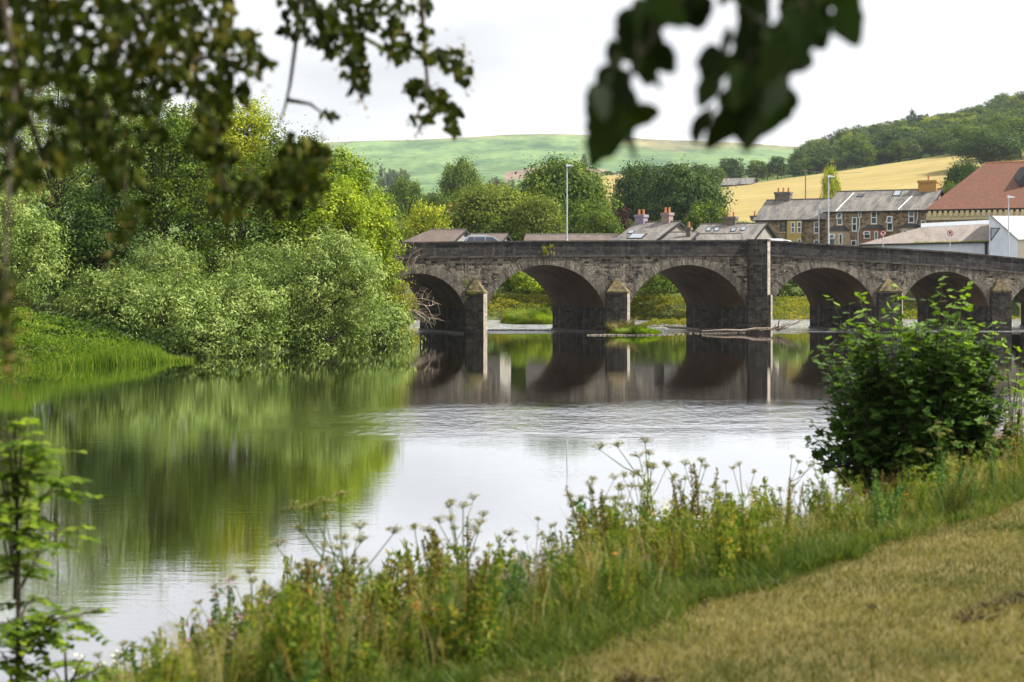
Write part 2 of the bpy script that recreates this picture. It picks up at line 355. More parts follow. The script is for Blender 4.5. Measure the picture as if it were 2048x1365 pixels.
def ground_z(x, y):
    x = np.atleast_1d(np.asarray(x, float)); y = np.atleast_1d(np.asarray(y, float)); shp = x.shape
    x = x.ravel(); y = y.ravel(); d, idx = sdist(x, y); kd = np.array(KIND)[idx]
    zr = np.interp(d, [0, 1, 3, 5, 6, 20, 60], [0, .35, 1.5, 2.4, 2.62, 3.7, 5.0])
    zl = np.interp(d, [0, 1, 4, 15, 40], [0, .3, .9, 2.2, 3.5])
    zf = np.interp(d, [0, 1, 4, 14, 32], [0, .4, 1.2, 2.2, 5.0])
    z = np.where(kd == 'R', zr, np.where(kd == 'L', zl, zf))
    z = np.where(d < 0, -np.clip(-d*.35, 0, 1.6)-.05*np.clip(-d, 0, 1), z)
    emb = np.exp(-(((x-68)/15)**2+((y-146)/9)**2)**2)*5.6+np.exp(-(((x+28)/15)**2+((y-131)/8)**2)**2)*6
    z = np.where(d > 0, np.maximum(z, emb*np.clip(d/3, 0, 1)), z)
    z = z+np.where(d > 3, .10*vnoise(x, y, .35, 3)*np.clip((d-3)/5, 0, 1), 0)
    far = y > 200
    if far.any():
        yy = np.clip(y[far], 230, 9000); px = 1024+F*x[far]/yy
        u = np.interp(np.log(yy), np.log(TY), np.arange(len(TY))); i0 = np.clip(np.floor(u).astype(int), 0, len(TY)-2); w = u-i0
        w = w*w*(3-2*w)*.5+w*.5
        e = np.array([np.interp(px, NX, TM[k]) for k in range(len(TY))])
        ar = np.arange(len(px)); el = e[i0, ar]*(1-w)+e[i0+1, ar]*w
        zz = H+(550-el)/F*yy+ vnoise(x[far], yy, .012, 5)*np.clip((yy-300)/900, 0, 1)*2.0
        b = np.clip((y[far]-200)/30, 0, 1); z[far] = z[far]*(1-b)+zz*b
    return z.reshape(shp)
def gz(x, y): return float(ground_z([x], [y])[0])
def build_ground():
    ys = np.concatenate([-np.geomspace(60, 1, 26), [0, 1, 2, 3, 4], np.geomspace(4.6, 60, 150), np.geomspace(60.7, 240, 90), np.geomspace(243, 3600, 150), np.geomspace(3900, 9000, 8)])
    s = np.concatenate([np.linspace(-1.6, -.40, 34)[:-1], np.linspace(-.40, .40, 380), np.linspace(.40, 1.6, 34)[1:]])
    W = 10+np.abs(ys); X = s[None, :]*W[:, None]; Y = np.repeat(ys[:, None], len(s), 1)
    Z = ground_z(X, Y); nr, nc = X.shape
    d, idx = sdist(X, Y); d = d.reshape(X.shape); kd = np.array(KIND)[idx].reshape(X.shape)
    px = 1024+F*X/np.maximum(Y, 1)
    n1 = vnoise(X, Y, .9, 1); n2 = vnoise(X, Y, .05, 2); n3 = vnoise(X, Y, .008, 4)
    C = np.zeros((nr, nc, 3)); C[:] = (.08, .10, .03)
    C[d < .3] = (.05, .045, .03)
    m = (Y > 230); C[m] = (.10, .15, .04)
    # moor hill colours
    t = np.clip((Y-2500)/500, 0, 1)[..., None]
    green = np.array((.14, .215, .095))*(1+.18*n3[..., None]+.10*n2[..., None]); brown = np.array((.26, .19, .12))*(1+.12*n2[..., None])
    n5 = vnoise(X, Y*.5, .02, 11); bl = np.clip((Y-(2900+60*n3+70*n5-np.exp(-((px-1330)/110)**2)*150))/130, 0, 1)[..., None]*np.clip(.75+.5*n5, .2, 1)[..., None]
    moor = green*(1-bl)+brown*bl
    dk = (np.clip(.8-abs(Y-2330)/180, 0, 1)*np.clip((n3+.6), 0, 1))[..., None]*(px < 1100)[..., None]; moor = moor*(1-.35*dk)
    knob = ((Y > 1930) & (Y < 2090) & (px > 1010) & (px < 1240))[..., None]
    moor = np.where(knob, np.array((.26, .19, .15)), moor)
    C = np.where((Y > 1500)[..., None], moor, C)
    fld = np.array((.31, .25, .115))*(1+.10*n2+.06*n3)[..., None]
    f1 = (Y > 260) & (Y < 700) & (px > 1405) & (px < 2300); f2 = (Y > 330) & (Y < 900) & (px > 1140) & (px < 1330)
    f3 = (Y > 1000) & (Y < 1500) & (px > 950) & (px < 1130)
    C = np.where((f1 | f2)[..., None], fld, C); C = np.where(f3[..., None], fld*.9, C)
    idx4 = (np.arange(nr-1)[:, None]*nc+np.arange(nc-1)[None, :])
    Fq = np.stack([idx4, idx4+1, idx4+nc+1, idx4+nc], -1).reshape(-1, 4)
    V = np.stack([X, Y, Z], -1).reshape(-1, 3); Cc = C.reshape(-1, 3)
    fc = lambda a: a.reshape(-1)[Fq[:, 0]]
    Yf, df, kf, pf = fc(Y), fc(d), fc(kd), fc(px)
    lawn = (kf == 'R') & (df > 5.2) & (Yf < 200)
    hill = Yf > 1500; hay = fc(f1 | f2)
    lab = np.zeros(len(Fq), int); lab[lawn] = 1; lab[hay] = 2; lab[hill] = 3
    gmat = NM('ground_earth_and_grass'); a = gmat.n('ShaderNodeAttribute', attribute_name='zone'); v = gmat.tc()
    c = gmat.mix(1.0, a.outputs['Color'], gmat.ramp(gmat.noise(v, 1.2, 8, .7), [(.3, (.6, .6, .6)), (.7, (1.4, 1.4, 1.4))]), 'MULTIPLY')
    gmat.bsdf(c, .95, gmat.bump(gmat.noise(v, 6, 5), .8, .05), .1)
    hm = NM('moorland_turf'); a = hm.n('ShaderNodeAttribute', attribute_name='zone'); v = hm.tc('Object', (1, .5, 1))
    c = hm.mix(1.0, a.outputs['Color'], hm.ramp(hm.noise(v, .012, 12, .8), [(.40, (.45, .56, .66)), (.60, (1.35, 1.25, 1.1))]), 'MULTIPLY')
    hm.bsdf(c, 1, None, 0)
    fm = NM('hay_field'); a = fm.n('ShaderNodeAttribute', attribute_name='zone'); v = fm.tc('Object', (.35, 1, 1))
    c = fm.mix(1.0, a.outputs['Color'], fm.ramp(fm.noise(v, .18, 9, .7), [(.3, (.80, .84, .72)), (.7, (1.2, 1.13, 1.05))]), 'MULTIPLY')
    fm.bsdf(c, 1, None, 0)
    lm = NM('dry_mown_lawn'); v = lm.tc()
    c = lm.ramp(lm.noise(v, 1.3, 8, .7), [(.30, (.085, .10, .022)), (.44, (.145, .135, .040)), (.58, (.21, .175, .065)), (.75, (.29, .24, .11))])
    vst = lm.tc('Object', (1, .45, 1))
    dk = lm.ramp(lm.noise(vst, 4.5, 6, .75), [(.60, (0, 0, 0)), (.68, (1, 1, 1))])
    c = lm.mix(lm.math('MULTIPLY', dk, .7), c, (.06, .045, .02))
    lm.bsdf(c, .95, lm.bump(lm.noise(v, 30, 6, .7), 1, .04), .1)
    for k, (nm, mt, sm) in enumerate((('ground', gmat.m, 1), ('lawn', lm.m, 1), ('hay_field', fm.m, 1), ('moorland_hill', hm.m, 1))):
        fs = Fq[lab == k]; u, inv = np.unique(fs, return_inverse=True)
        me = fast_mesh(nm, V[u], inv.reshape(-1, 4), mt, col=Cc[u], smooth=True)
        o = link(nm, me, None); o['kind'] = 'structure'
build_ground()

# ------------------------------------------------------------------ water
def build_water():
    m = NM('river_water'); g = m.n('ShaderNodeTexCoord'); sep = m.n('ShaderNodeSeparateXYZ'); m.l(g.outputs['Object'], sep.inputs[0])
    def mp_(sc):
        b = m.n('ShaderNodeMapping'); b.inputs['Scale'].default_value = sc; m.l(g.outputs['Object'], b.inputs['Vector']); return b.outputs[0]
    y = sep.outputs['Y']; x = sep.outputs['X']
    def band(v, a, b, c, d):
        r = m.n('ShaderNodeMapRange', interpolation_type='SMOOTHSTEP'); r.inputs['From Min'].default_value = a; r.inputs['From Max'].default_value = b; m.l(v, r.inputs['Value'])
        q = m.n('ShaderNodeMapRange', interpolation_type='SMOOTHSTEP'); q.inputs['From Min'].default_value = d; q.inputs['From Max'].default_value = c; m.l(v, q.inputs['Value'])
        return m.math('MULTIPLY', r.outputs[0], q.outputs[0])
    wob = m.math('ADD', y, m.math('MULTIPLY', m.math('SUBTRACT', m.noise(mp_((.05, .05, 1)), 1.5, 3), .5), 14))
    ruff = m.math('MULTIPLY', band(wob, 47, 52, 55, 64), band(x, -9, -1, 400, 401))
    pat = m.ramp(m.noise(mp_((.12, .2, 1)), 1.2, 4, .6), [(.35, (.1, .1, .1)), (.65, (1.6, 1.6, 1.6))])
    big = m.ramp(m.noise(mp_((.03, .10, 1)), 1.0, 4), [(.38, (.35, .35, .35)), (.65, (1, 1, 1))])
    rap = band(y, 131, 140, 400, 401)
    amp = m.math('ADD', m.math('MULTIPLY', big, .0006), m.math('ADD', m.math('MULTIPLY', ruff, .0015), m.math('MULTIPLY', rap, .03)))
    calm = band(y, 66, 76, 128, 133); amp = m.math('MULTIPLY', amp, m.math('SUBTRACT', 1, m.math('MULTIPLY', calm, .45)))
    h1 = m.noise(mp_((.9, 3.2, 1)), 1.4, 3, .5); h2 = m.noise(mp_((2.6, 6.5, 1)), 2.0, 2, .5)
    h = m.math('ADD', h1, m.math('MULTIPLY', h2, .45)); h = m.math('MULTIPLY', h, amp)
    h3 = m.math('POWER', m.noise(mp_((2.2, .75, 1)), 1.3, 4, .65), 1.5); h = m.math('ADD', h, m.math('MULTIPLY', m.math('MULTIPLY', h3, m.math('MULTIPLY', ruff, pat)), .014))
    b = m.n('ShaderNodeBump'); b.inputs['Strength'].default_value = 1; b.inputs['Distance'].default_value = 4.0; m.l(h, b.inputs['Height'])
    foam = m.math('MULTIPLY', m.ramp(m.noise(mp_((.5, 2.2, 1)), 1.6, 8, .7), [(.47, (0, 0, 0)), (.60, (.85, .85, .85))]), band(y, 134, 139, 400, 401))
    p = m.n('ShaderNodeBsdfPrincipled'); p.inputs['IOR'].default_value = 1.33; p.inputs['Roughness'].default_value = .015
    m.l(m.mix(foam, (.016, .010, .004), (.85, .85, .88)), p.inputs['Base Color'])
    m.l(m.math('ADD', m.math('MULTIPLY', foam, .6), .015), p.inputs['Roughness']); m.l(b.outputs[0], p.inputs['Normal'])
    gl = m.n('ShaderNodeBsdfGlossy'); gl.inputs['Roughness'].default_value = .015; gl.inputs['Color'].default_value = (.97, .97, .98, 1); m.l(b.outputs[0], gl.inputs['Normal'])
    fr = m.n('ShaderNodeFresnel'); fr.inputs['IOR'].default_value = 1.33; m.l(b.outputs[0], fr.inputs['Normal'])
    fac = m.math('MULTIPLY', m.math('POWER', fr.outputs[0], .33), m.math('SUBTRACT', 1, m.math('MULTIPLY', foam, .8)))
    ms = m.n('ShaderNodeMixShader'); m.l(fac, ms.inputs[0]); m.l(p.outputs[0], ms.inputs[1]); m.l(gl.outputs[0], ms.inputs[2]); m.l(ms.outputs[0], m.out.inputs['Surface'])
    mb = MB(); mb.poly([(-200, -90, 0), (180, -90, 0), (180, 195, 0), (-200, 195, 0)])
    o = mb.build('water', m.m); o['kind'] = 'structure'
build_water()

# ------------------------------------------------------------------ vertical planes and bridge
class Plane:
    """a vertical facade plane: u along it, v away from the viewer, z up"""
    def __init__(s, px, Y, phi, axis=None):
        s.o = np.array(((px-1024)/F*Y, Y)); s.d = np.array((math.cos(phi), math.sin(phi)))
        s.a = np.array(axis) if axis else np.array((-math.sin(phi), math.cos(phi)))
    def u(s, px):
        k = (px-1024)/F; # (o+u d).x = k (o+u d).y
        return (k*s.o[1]-s.o[0])/(s.d[0]-k*s.d[1])
    def uz(s, px, py):
        u = s.u(px); Y = s.o[1]+u*s.d[1]; return u, H-(py-550)/F*Y
    def w(s, u, v, z):
        p = s.o+u*s.d+v*s.a; return (float(p[0]), float(p[1]), float(z))
    def box(s, mb, u0, u1, v0, v1, z0, z1):
        mb.hexa([s.w(u0, v0, z0), s.w(u1, v0, z0), s.w(u1, v1, z0), s.w(u0, v1, z0), s.w(u0, v0, z1), s.w(u1, v0, z1), s.w(u1, v1, z1), s.w(u0, v1, z1)])

BP = Plane(970, 133, R(11.1), (-.44, .92))
BWID = 9.0
def top_px(px): return np.interp(px, [560, 780, 1060, 1400, 1520, 1560, 1700, 1900, 2048, 2400, 2700], [487, 484.5, 481.5, 480.5, 480, 482, 491, 503, 517, 548, 575])
ARCH = [(742, 930, 547), (973, 1210, 530), (1257, 1492, 530), (1541, 1752, 535), (1800, 1978, 543), (2017, 2195, 553)]
ZS = 2.0
def arc_params():
    res = []
    for a, b, cy_ in ARCH:
        u0, u1 = BP.u(a), BP.u(b); _, zc = BP.uz((a+b)/2, cy_); hs = (u1-u0)/2; rise = zc-ZS
        Rr = (hs*hs+rise*rise)/(2*rise); res.append((u0, u1, (u0+u1)/2, zc-Rr, Rr))
    return res
ARC = arc_params()
def top_z(u):
    X = BP.o[0]+u*BP.d[0]; Y = BP.o[1]+u*BP.d[1]; px = 1024+F*X/Y
    return H-(top_px(px)-550)/F*Y
def build_bridge():
    U0, U1 = BP.u(560), BP.u(2560)
    br = thing('stone_bridge', 'long dark stone road bridge of round arches crossing the whole river', 'bridge', (float(BP.o[0]), float(BP.o[1]), 0))
    us = [U0]; seg = []
    for (a, b, uc, zc, Rr) in ARC:
        half = math.asin(min(1, (b-a)/2/Rr))
        n = 36; th = np.linspace(-half, half, n+1); uu = uc+Rr*np.sin(th)
        seg.append((a, b, uc, zc, Rr, th, uu))
    wall = MB(); wallback = MB(); sof = MB(); pin = MB()
    PB = 1.22     # parapet height down from the top
    def zt(u): return top_z(u)-PB
    def strip(mb, u0, u1, zl0, zl1, v, flip=False):
        pts = [BP.w(u0, v, zl0), BP.w(u1, v, zl1), BP.w(u1, v, zt(u1)), BP.w(u0, v, zt(u0))]
        uv = [(u0, zl0), (u1, zl1), (u1, zt(u1)), (u0, zt(u0))]
        if flip: pts.reverse(); uv.reverse()
        mb.poly(pts, uv)
    prev = U0
    for (a, b, uc, zc, Rr, th, uu) in seg:
        sof = MB(); pa = MB(); pb2 = MB()
        n = max(1, int((a-prev)/2)); g = np.linspace(prev, a, n+1)
        for i in range(n):
            strip(wall, g[i], g[i+1], -2, -2, 0); strip(wallback, g[i], g[i+1], -2, -2, BWID, True)
        zz = zc+Rr*np.cos(th); s_ = Rr*(th-th[0])
        for i in range(len(th)-1):
            strip(wall, uu[i], uu[i+1], zz[i], zz[i+1], 0); strip(wallback, uu[i], uu[i+1], zz[i], zz[i+1], BWID, True)
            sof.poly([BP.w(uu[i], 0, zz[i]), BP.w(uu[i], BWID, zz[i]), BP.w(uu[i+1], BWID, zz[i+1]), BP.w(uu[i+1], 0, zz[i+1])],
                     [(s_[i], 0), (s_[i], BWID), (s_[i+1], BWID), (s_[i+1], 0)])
        pa.poly([BP.w(a, 0, -2), BP.w(a, BWID, -2), BP.w(a, BWID, ZS), BP.w(a, 0, ZS)], [(0, -2), (BWID, -2), (BWID, ZS), (0, ZS)])
        pb2.poly([BP.w(b, BWID, -2), BP.w(b, 0, -2), BP.w(b, 0, ZS), BP.w(b, BWID, ZS)], [(BWID, -2), (0, -2), (0, ZS), (BWID, ZS)])
        prev = b
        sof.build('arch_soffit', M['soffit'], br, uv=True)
        for q_ in (pa, pb2): q_.build('pier_flank', M['pier'], br, uv=True)
    g = np.linspace(prev, U1, 12)
    for i in range(11):
        strip(wall, g[i], g[i+1], -2, -2, 0); strip(wallback, g[i], g[i+1], -2, -2, BWID, True)
    wall.build('spandrel_wall', M['spandrel'], br, uv=True); wallback.build('back_wall', M['spandrel'], br, uv=True)
    # arch soffits and pier flanks, one pair per arch kept as two parts
    for (a, b, *_r) in seg:
        for uu_, s in ((a, 1), (b, -1)):
            led = MB(); BP.box(led, min(uu_-.04*s*-1, uu_+.10*s), max(uu_+.003*s, uu_+.10*s), -.04, BWID+.04, -1.5, .16)
            led.build('pier_footing', M['mudrock'], br)
    # arch rings of single stones
    r2 = np.random.default_rng(3)
    for (a, b, uc, zc, Rr, th, uu) in seg:
        ring = MB(); n = 58; t_ = np.linspace(th[0]-.02, th[-1]+.02, n+1)
        for i in range(n):
            t0, t1 = t_[i]+.0022, t_[i+1]-.0022; pr = r2.uniform(.03, .065); ln = r2.uniform(.62, .78)
            cs = []
            for v in (-pr, .10):
                for (t, rr) in ((t0, Rr-.015), (t1, Rr-.015), (t1, Rr+ln), (t0, Rr+ln)):
                    cs.append(BP.w(uc+rr*math.sin(t), v, zc+rr*math.cos(t)))
            ring.hexa(cs)
        ring.build('arch_ring', M['voussoir'], br)
    # parapets, string course and coping
    g = np.linspace(U0, U1, 60)
    for nm, v0, v1 in (('parapet', -.06, .34), ('parapet', BWID-.34, BWID+.06)):
        mb = MB(); cp = MB(); st = MB()
        for i in range(59):
            u0, u1 = g[i], g[i+1]
            def q(v, f0, f1, rev=False):
                pts = [BP.w(u0, v, f0(u0)), BP.w(u1, v, f0(u1)), BP.w(u1, v, f1(u1)), BP.w(u0, v, f1(u0))]
                uv = [(u0, f0(u0)-top_z(u0)), (u1, f0(u1)-top_z(u1)), (u1, f1(u1)-top_z(u1)), (u0, f1(u0)-top_z(u0))]
                if rev: pts.reverse(); uv.reverse()
                return pts, uv
            lo = lambda u: top_z(u)-PB; hi = lambda u: top_z(u)-.12
            mb.poly(*q(v0, lo, hi)); mb.poly(*q(v1, lo, hi, True))
            def hx(mbx, va, vb, za, zb, e=0):
                mbx.hexa([BP.w(u0+e, va, top_z(u0)+za), BP.w(u1-e, va, top_z(u1)+za), BP.w(u1-e, vb, top_z(u1)+za), BP.w(u0+e, vb, top_z(u0)+za),
                          BP.w(u0+e, va, top_z(u0)+zb), BP.w(u1-e, va, top_z(u1)+zb), BP.w(u1-e, vb, top_z(u1)+zb), BP.w(u0+e, vb, top_z(u0)+zb)])
            hx(cp, v0-.07, v1+.07, -.125, 0, .004)
            hx(st, v0-.05, v0+.05, -PB-.09, -PB+.07)
        o = mb.build(nm, M['parapet'], br, uv=True); cp.build('coping', M['parapet2'], o)
        st.build('string_course', M['parapet2'], o)
    # cutwaters
    def cutwater(ua, ub, pr, ztop, zap, nm='cutwater', mcap=True, cap_ratio=.5):
        # half hexagon plan: (ua,0) -> nose flat -> (ub,0)
        mb = MB(); lit = MB()
        W_ = ub-ua; nose = [(ua, .02), (ua+.0, -pr*.45), (ub-.42, -pr), (ub, -pr*.42), (ub, .02)]; nose = [(u+min(v, 0)*.30, v) for u, v in nose]
        def ring(z, k=0): return [(BP.w(u, v*(1+k)-(.0), z)) for u, v in nose]
        a = ring(-2); b = ring(ztop); acc = 0
        for i in range(4):
            L = math.dist(a[i], a[i+1]); (lit if i == 2 else mb).poly([a[i], a[i+1], b[i+1], b[i]], [(acc, -2), (acc+L, -2), (acc+L, ztop), (acc, ztop)]); acc += L  # right-hand nose face gets the paler stone, its sunlight painted in
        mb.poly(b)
        o = mb.build(nm, M['pier'], br, uv=True); lit.build('sunlit_face', M['pier_sunlit'], o, uv=True)
        if zap:
            cp = MB(); e = [(BP.w(ua-.015+(u-ua)*(W_+.03)/W_, v*1.015-.01*(v < 0), ztop-.02)) for u, v in nose]; e2 = [(p[0], p[1], p[2]+.16) for p in e]
            ap = BP.w((ua+ub)/2, .02, zap)
            for i in range(4):
                cp.poly([e[i], e[i+1], e2[i+1], e2[i]]); cp.poly([e2[i], e2[i+1], ap])
            cp.poly(list(reversed(e)))
            cp.build('cutwater_cap', M['capmoss'], o)
    for k, (l, r_) in enumerate(((0, 1), (1, 2), (2, 3), (3, 4), (4, 5))):
        ua = ARC[l][1]+.02; ub = ARC[r_][0]-.02
        if k == 2: cutwater(ua, ub, 1.5, 3.0, None)
        else: cutwater(ua, ub, 1.55, 3.15, 4.4)
    ul = BP.u(742)
    # full-height pilaster at the middle pier
    ua, ub = ARC[2][1]+.1, ARC[3][0]-.12; mb = MB(); cp = MB(); lit = MB()
    nose = [(ua, .02), (ua+.1, -.45), (ub-.58, -1.15), (ub-.14, -.62), (ub-.14, .02)]; nose = [(u+min(v, 0)*.22, v) for u, v in nose]
    zt_ = top_z((ua+ub)/2)+.04; a = [BP.w(u, v, 2.9) for u, v in nose]; b = [BP.w(u, v, zt_-.14) for u, v in nose]; acc = 0
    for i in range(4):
        L = math.dist(a[i], a[i+1]); (lit if i == 2 else mb).poly([a[i], a[i+1], b[i+1], b[i]], [(acc, 2.9), (acc+L, 2.9), (acc+L, zt_), (acc, zt_)]); acc += L  # same painted sunlight on the pilaster's right-hand face
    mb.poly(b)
    o = mb.build('refuge_pilaster', M['pier'], br, uv=True); lit.build('sunlit_face', M['pier_sunlit'], o, uv=True)
    e = [BP.w(u-.05*(i < 2)+.05*(i > 2), v*1.06, zt_-.14) for i, (u, v) in enumerate(nose)]; e2 = [(p[0], p[1], p[2]+.14) for p in e]
    for i in range(4): cp.poly([e[i], e[i+1], e2[i+1], e2[i]])
    cp.poly(e2); cp.poly(list(reversed(e))); cp.build('coping', M['parapet2'], o)
    # deck: road and pavement
    for nm, v0, v1, dz in (('carriageway', 1.9, BWID-.4, -1.17), ('pavement', .3, 1.9, -1.04)):
        mb = MB()
        for i in range(59):
            u0, u1 = g[i], g[i+1]; mb.hexa([BP.w(u0, v0, top_z(u0)-1.6), BP.w(u1, v0, top_z(u1)-1.6), BP.w(u1, v1, top_z(u1)-1.6), BP.w(u0, v1, top_z(u0)-1.6),
                                           BP.w(u0, v0, top_z(u0)+dz), BP.w(u1, v0, top_z(u1)+dz), BP.w(u1, v1, top_z(u1)+dz), BP.w(u0, v1, top_z(u0)+dz)])
        mb.build(nm, M['asphalt'], br)
    return br
M['parapet2'] = plain('coping_stone', (.12, .105, .09), (.045, .04, .037), 2.5, .9, .15, bump=.8, bd=.03)
BR = build_bridge()

# ------------------------------------------------------------------ buildings
def house(name, label, cat, pl, pr, Y, phi, eave, ridge, depth, wall, roof, base=4.6, ov=.25, group=None, gable_mat=None, verge=True, ridge_f=.5, hipl=0, hipr=0):
    """front wall spans pixels pl..pr on a plane turned by phi; eave and ridge given as pixel heights at the left end"""
    p = Plane(pl, Y, phi); W_ = p.u(pr); _, ze = p.uz(pl, eave)
    rb = p.w(0, depth*ridge_f, 0); zr = H-(ridge-550)/F*rb[1]
    t = thing(name, label, cat, p.w(W_/2, depth/2, base), group)
    mb = MB()
    c = [(0, 0), (W_, 0), (W_, depth), (0, depth)]
    for i in range(4):
        a, b = c[i], c[(i+1) % 4]; L = math.dist(a, b)
        if i in (1, 3) and not (hipr if i == 1 else hipl):
            m_ = ((a[0]+b[0])/2, depth*ridge_f)
            mb.poly([p.w(*a, base), p.w(*b, base), p.w(*b, ze), p.w(m_[0], m_[1], zr-.03), p.w(*a, ze)], [(0, base), (L, base), (L, ze), (L/2, zr), (0, ze)])
        else: mb.poly([p.w(*a, base), p.w(*b, base), p.w(*b, ze), p.w(*a, ze)], [(0, base), (L, base), (L, ze), (0, ze)])
    wo = mb.build('wall', wall, t, uv=True)
    rf = MB(); d2 = depth*ridge_f; sl = (zr-ze)/d2; sb = (zr-ze)/(depth-d2); th = .14
    x0, x1 = (-ov, W_+ov); r0, r1 = (hipl if hipl else -ov), (W_-hipr if hipr else W_+ov)
    zf = ze-ov*sl; zb = ze-ov*sb
    def sheet(pts2, uvs):
        top = [p.w(u, v, z+th) for u, v, z in pts2]; bot = [p.w(u, v, z+.005) for u, v, z in pts2]
        rf.poly(top, uvs); rf.poly(list(reversed(bot)))
        for i in range(len(top)):
            j = (i+1) % len(top); rf.poly([bot[i], bot[j], top[j], top[i]])
    sh = math.hypot(d2, zr-ze)
    sheet([(x0, -ov, zf), (x1, -ov, zf), (r1, d2, zr), (r0, d2, zr)], [(x0, 0), (x1, 0), (r1, sh), (r0, sh)])
    sheet([(x1, depth+ov, zb), (x0, depth+ov, zb), (r0, d2, zr), (r1, d2, zr)], [(x1, 0), (x0, 0), (r0, sh), (r1, sh)])
    if hipl: sheet([(x0, depth+ov, zb), (x0, -ov, zf), (r0, d2, zr)], [(0, 0), (depth, 0), (depth/2, sh)])
    if hipr: sheet([(x1, -ov, zf), (x1, depth+ov, zb), (r1, d2, zr)], [(0, 0), (depth, 0), (depth/2, sh)])
    ro = rf.build('roof', roof, t, uv=True)
    rd = MB(); rd.tube([p.w(r0, d2, zr+th), p.w(r1, d2, zr+th)], .11, 6)
    rd.build('ridge_tiles', M['grey_stone_ch'] if roof != M['tile_red'] else M['terracotta'], ro)
    gt = MB(); p.box(gt, x0, x1, -ov-.12, -ov-.005, zf-.02, zf+.10); gt.build('gutter', M['black_trim'], t)
    if verge and not hipr:
        vg = MB()
        for (va, za, vb, zb_) in ((-ov, zf, d2, zr), (depth+ov, zb, d2, zr)):
            vg.hexa([p.w(x1+.003, va, za-.12), p.w(x1+.06, va, za-.12), p.w(x1+.06, vb, zb_-.12), p.w(x1+.003, vb, zb_-.12),
                     p.w(x1+.003, va, za+.15), p.w(x1+.06, va, za+.15), p.w(x1+.06, vb, zb_+.15), p.w(x1+.003, vb, zb_+.15)])
        vg.build('bargeboard', M['black_trim'], ro)
    t['_'] = 0; del t['_']
    return dict(t=t, p=p, W=W_, ze=ze, zr=zr, roof=ro, wall=wo, depth=depth, d2=d2)
def chimney(h, pl, pr, top, v, mat, pots=(3, 'terracotta'), bot=None, vd=.9):
    p = h['p']; q = p.w(h['p'].u(pl), v, 0)
    # project on the plane moved back by v
    pp = Plane(1024, 1, 0); pp.o = p.o+v*p.a; pp.d = p.d; pp.a = p.a
    u0, z1 = pp.uz(pl, top); u1, _ = pp.uz(pr, top); zb = bot if bot else h['ze']
    mb = MB(); pp.box(mb, u0, u1, -vd/2, vd/2, zb, z1-.3); pp.box(mb, u0-.09, u1+.09, -vd/2-.09, vd/2+.09, z1-.3, z1)
    c = mb.build('chimney', mat, h['roof'])
    n, pm = pots
    for i in range(n):
        ps = MB()
        uu = u0+(u1-u0)*(i+.5)/n; b = pp.w(uu, 0, z1-.01)
        ps.tube([b, (b[0], b[1], z1+.35), (b[0], b[1], z1+.40), (b[0], b[1], z1+.55)], [.14, .11, .13, .12], 8)
        ps.build('chimney_pot', M[pm], c)
    return pp
def window(p, parent, pl, pr, pt, pb, off=0.0, transom=True, tilt=False, frame='upvc', sill=True, wname='window'):
    u0, z1 = p.uz(pl, pt); u1, z0 = p.uz(pr, pb); w_ = .09; v0, v1 = off-.09, off-.004
    fr = MB()
    p.box(fr, u0, u0+w_, v0, v1, z0, z1); p.box(fr, u1-w_, u1, v0, v1, z0, z1)
    p.box(fr, u0+w_, u1-w_, v0, v1, z1-w_, z1); p.box(fr, u0+w_, u1-w_, v0, v1, z0, z0+w_)
    zm = z0+(z1-z0)*.52
    if transom: p.box(fr, u0+w_, u1-w_, v0+.004, v1, zm-.05, zm+.05)
    if tilt:
        a, b = (zm+.03, z1-.03); d_ = .32
        for (s0, s1) in ((0, .1), (.9, 1)):
            z_a, z_b = a+(b-a)*s0, a+(b-a)*s1
            for q in (0,):
                fr.hexa([p.w(u0+.02, v0-d_*(1-s0)-.03, z_a), p.w(u1-.02, v0-d_*(1-s0)-.03, z_a), p.w(u1-.02, v0-d_*(1-s0), z_a), p.w(u0+.02, v0-d_*(1-s0), z_a),
                         p.w(u0+.02, v0-d_*(1-s1)-.03, z_b), p.w(u1-.02, v0-d_*(1-s1)-.03, z_b), p.w(u1-.02, v0-d_*(1-s1), z_b), p.w(u0+.02, v0-d_*(1-s1), z_b)])
        for (e0, e1) in ((u0+.02, u0+.12), (u1-.12, u1-.02)):
            fr.hexa([p.w(e0, v0-d_-.035, a), p.w(e1, v0-d_-.035, a), p.w(e1, v0-d_, a), p.w(e0, v0-d_, a), p.w(e0, v0-.035, b), p.w(e1, v0-.035, b), p.w(e1, v0, b), p.w(e0, v0, b)])
    o = fr.build(wname, M[frame], parent)
    if sill:
        sl = MB(); p.box(sl, u0-.1, u1+.1, v0-.07, v1, z0-.12, z0-.004); sl.build('sill', M['cream_stone'], o)
    gl = MB(); gl.poly([p.w(u0+w_, off-.03, z0+w_), p.w(u1-w_, off-.03, z0+w_), p.w(u1-w_, off-.03, z1-w_), p.w(u0+w_, off-.03, z1-w_)])
    if tilt: gl.poly([p.w(u0+.12, v0-.3, zm+.1), p.w(u1-.12, v0-.3, zm+.1), p.w(u1-.12, v0-.06, z1-.1), p.w(u0+.12, v0-.06, z1-.1)])
    gl.build('pane', M['glass'], o); return o
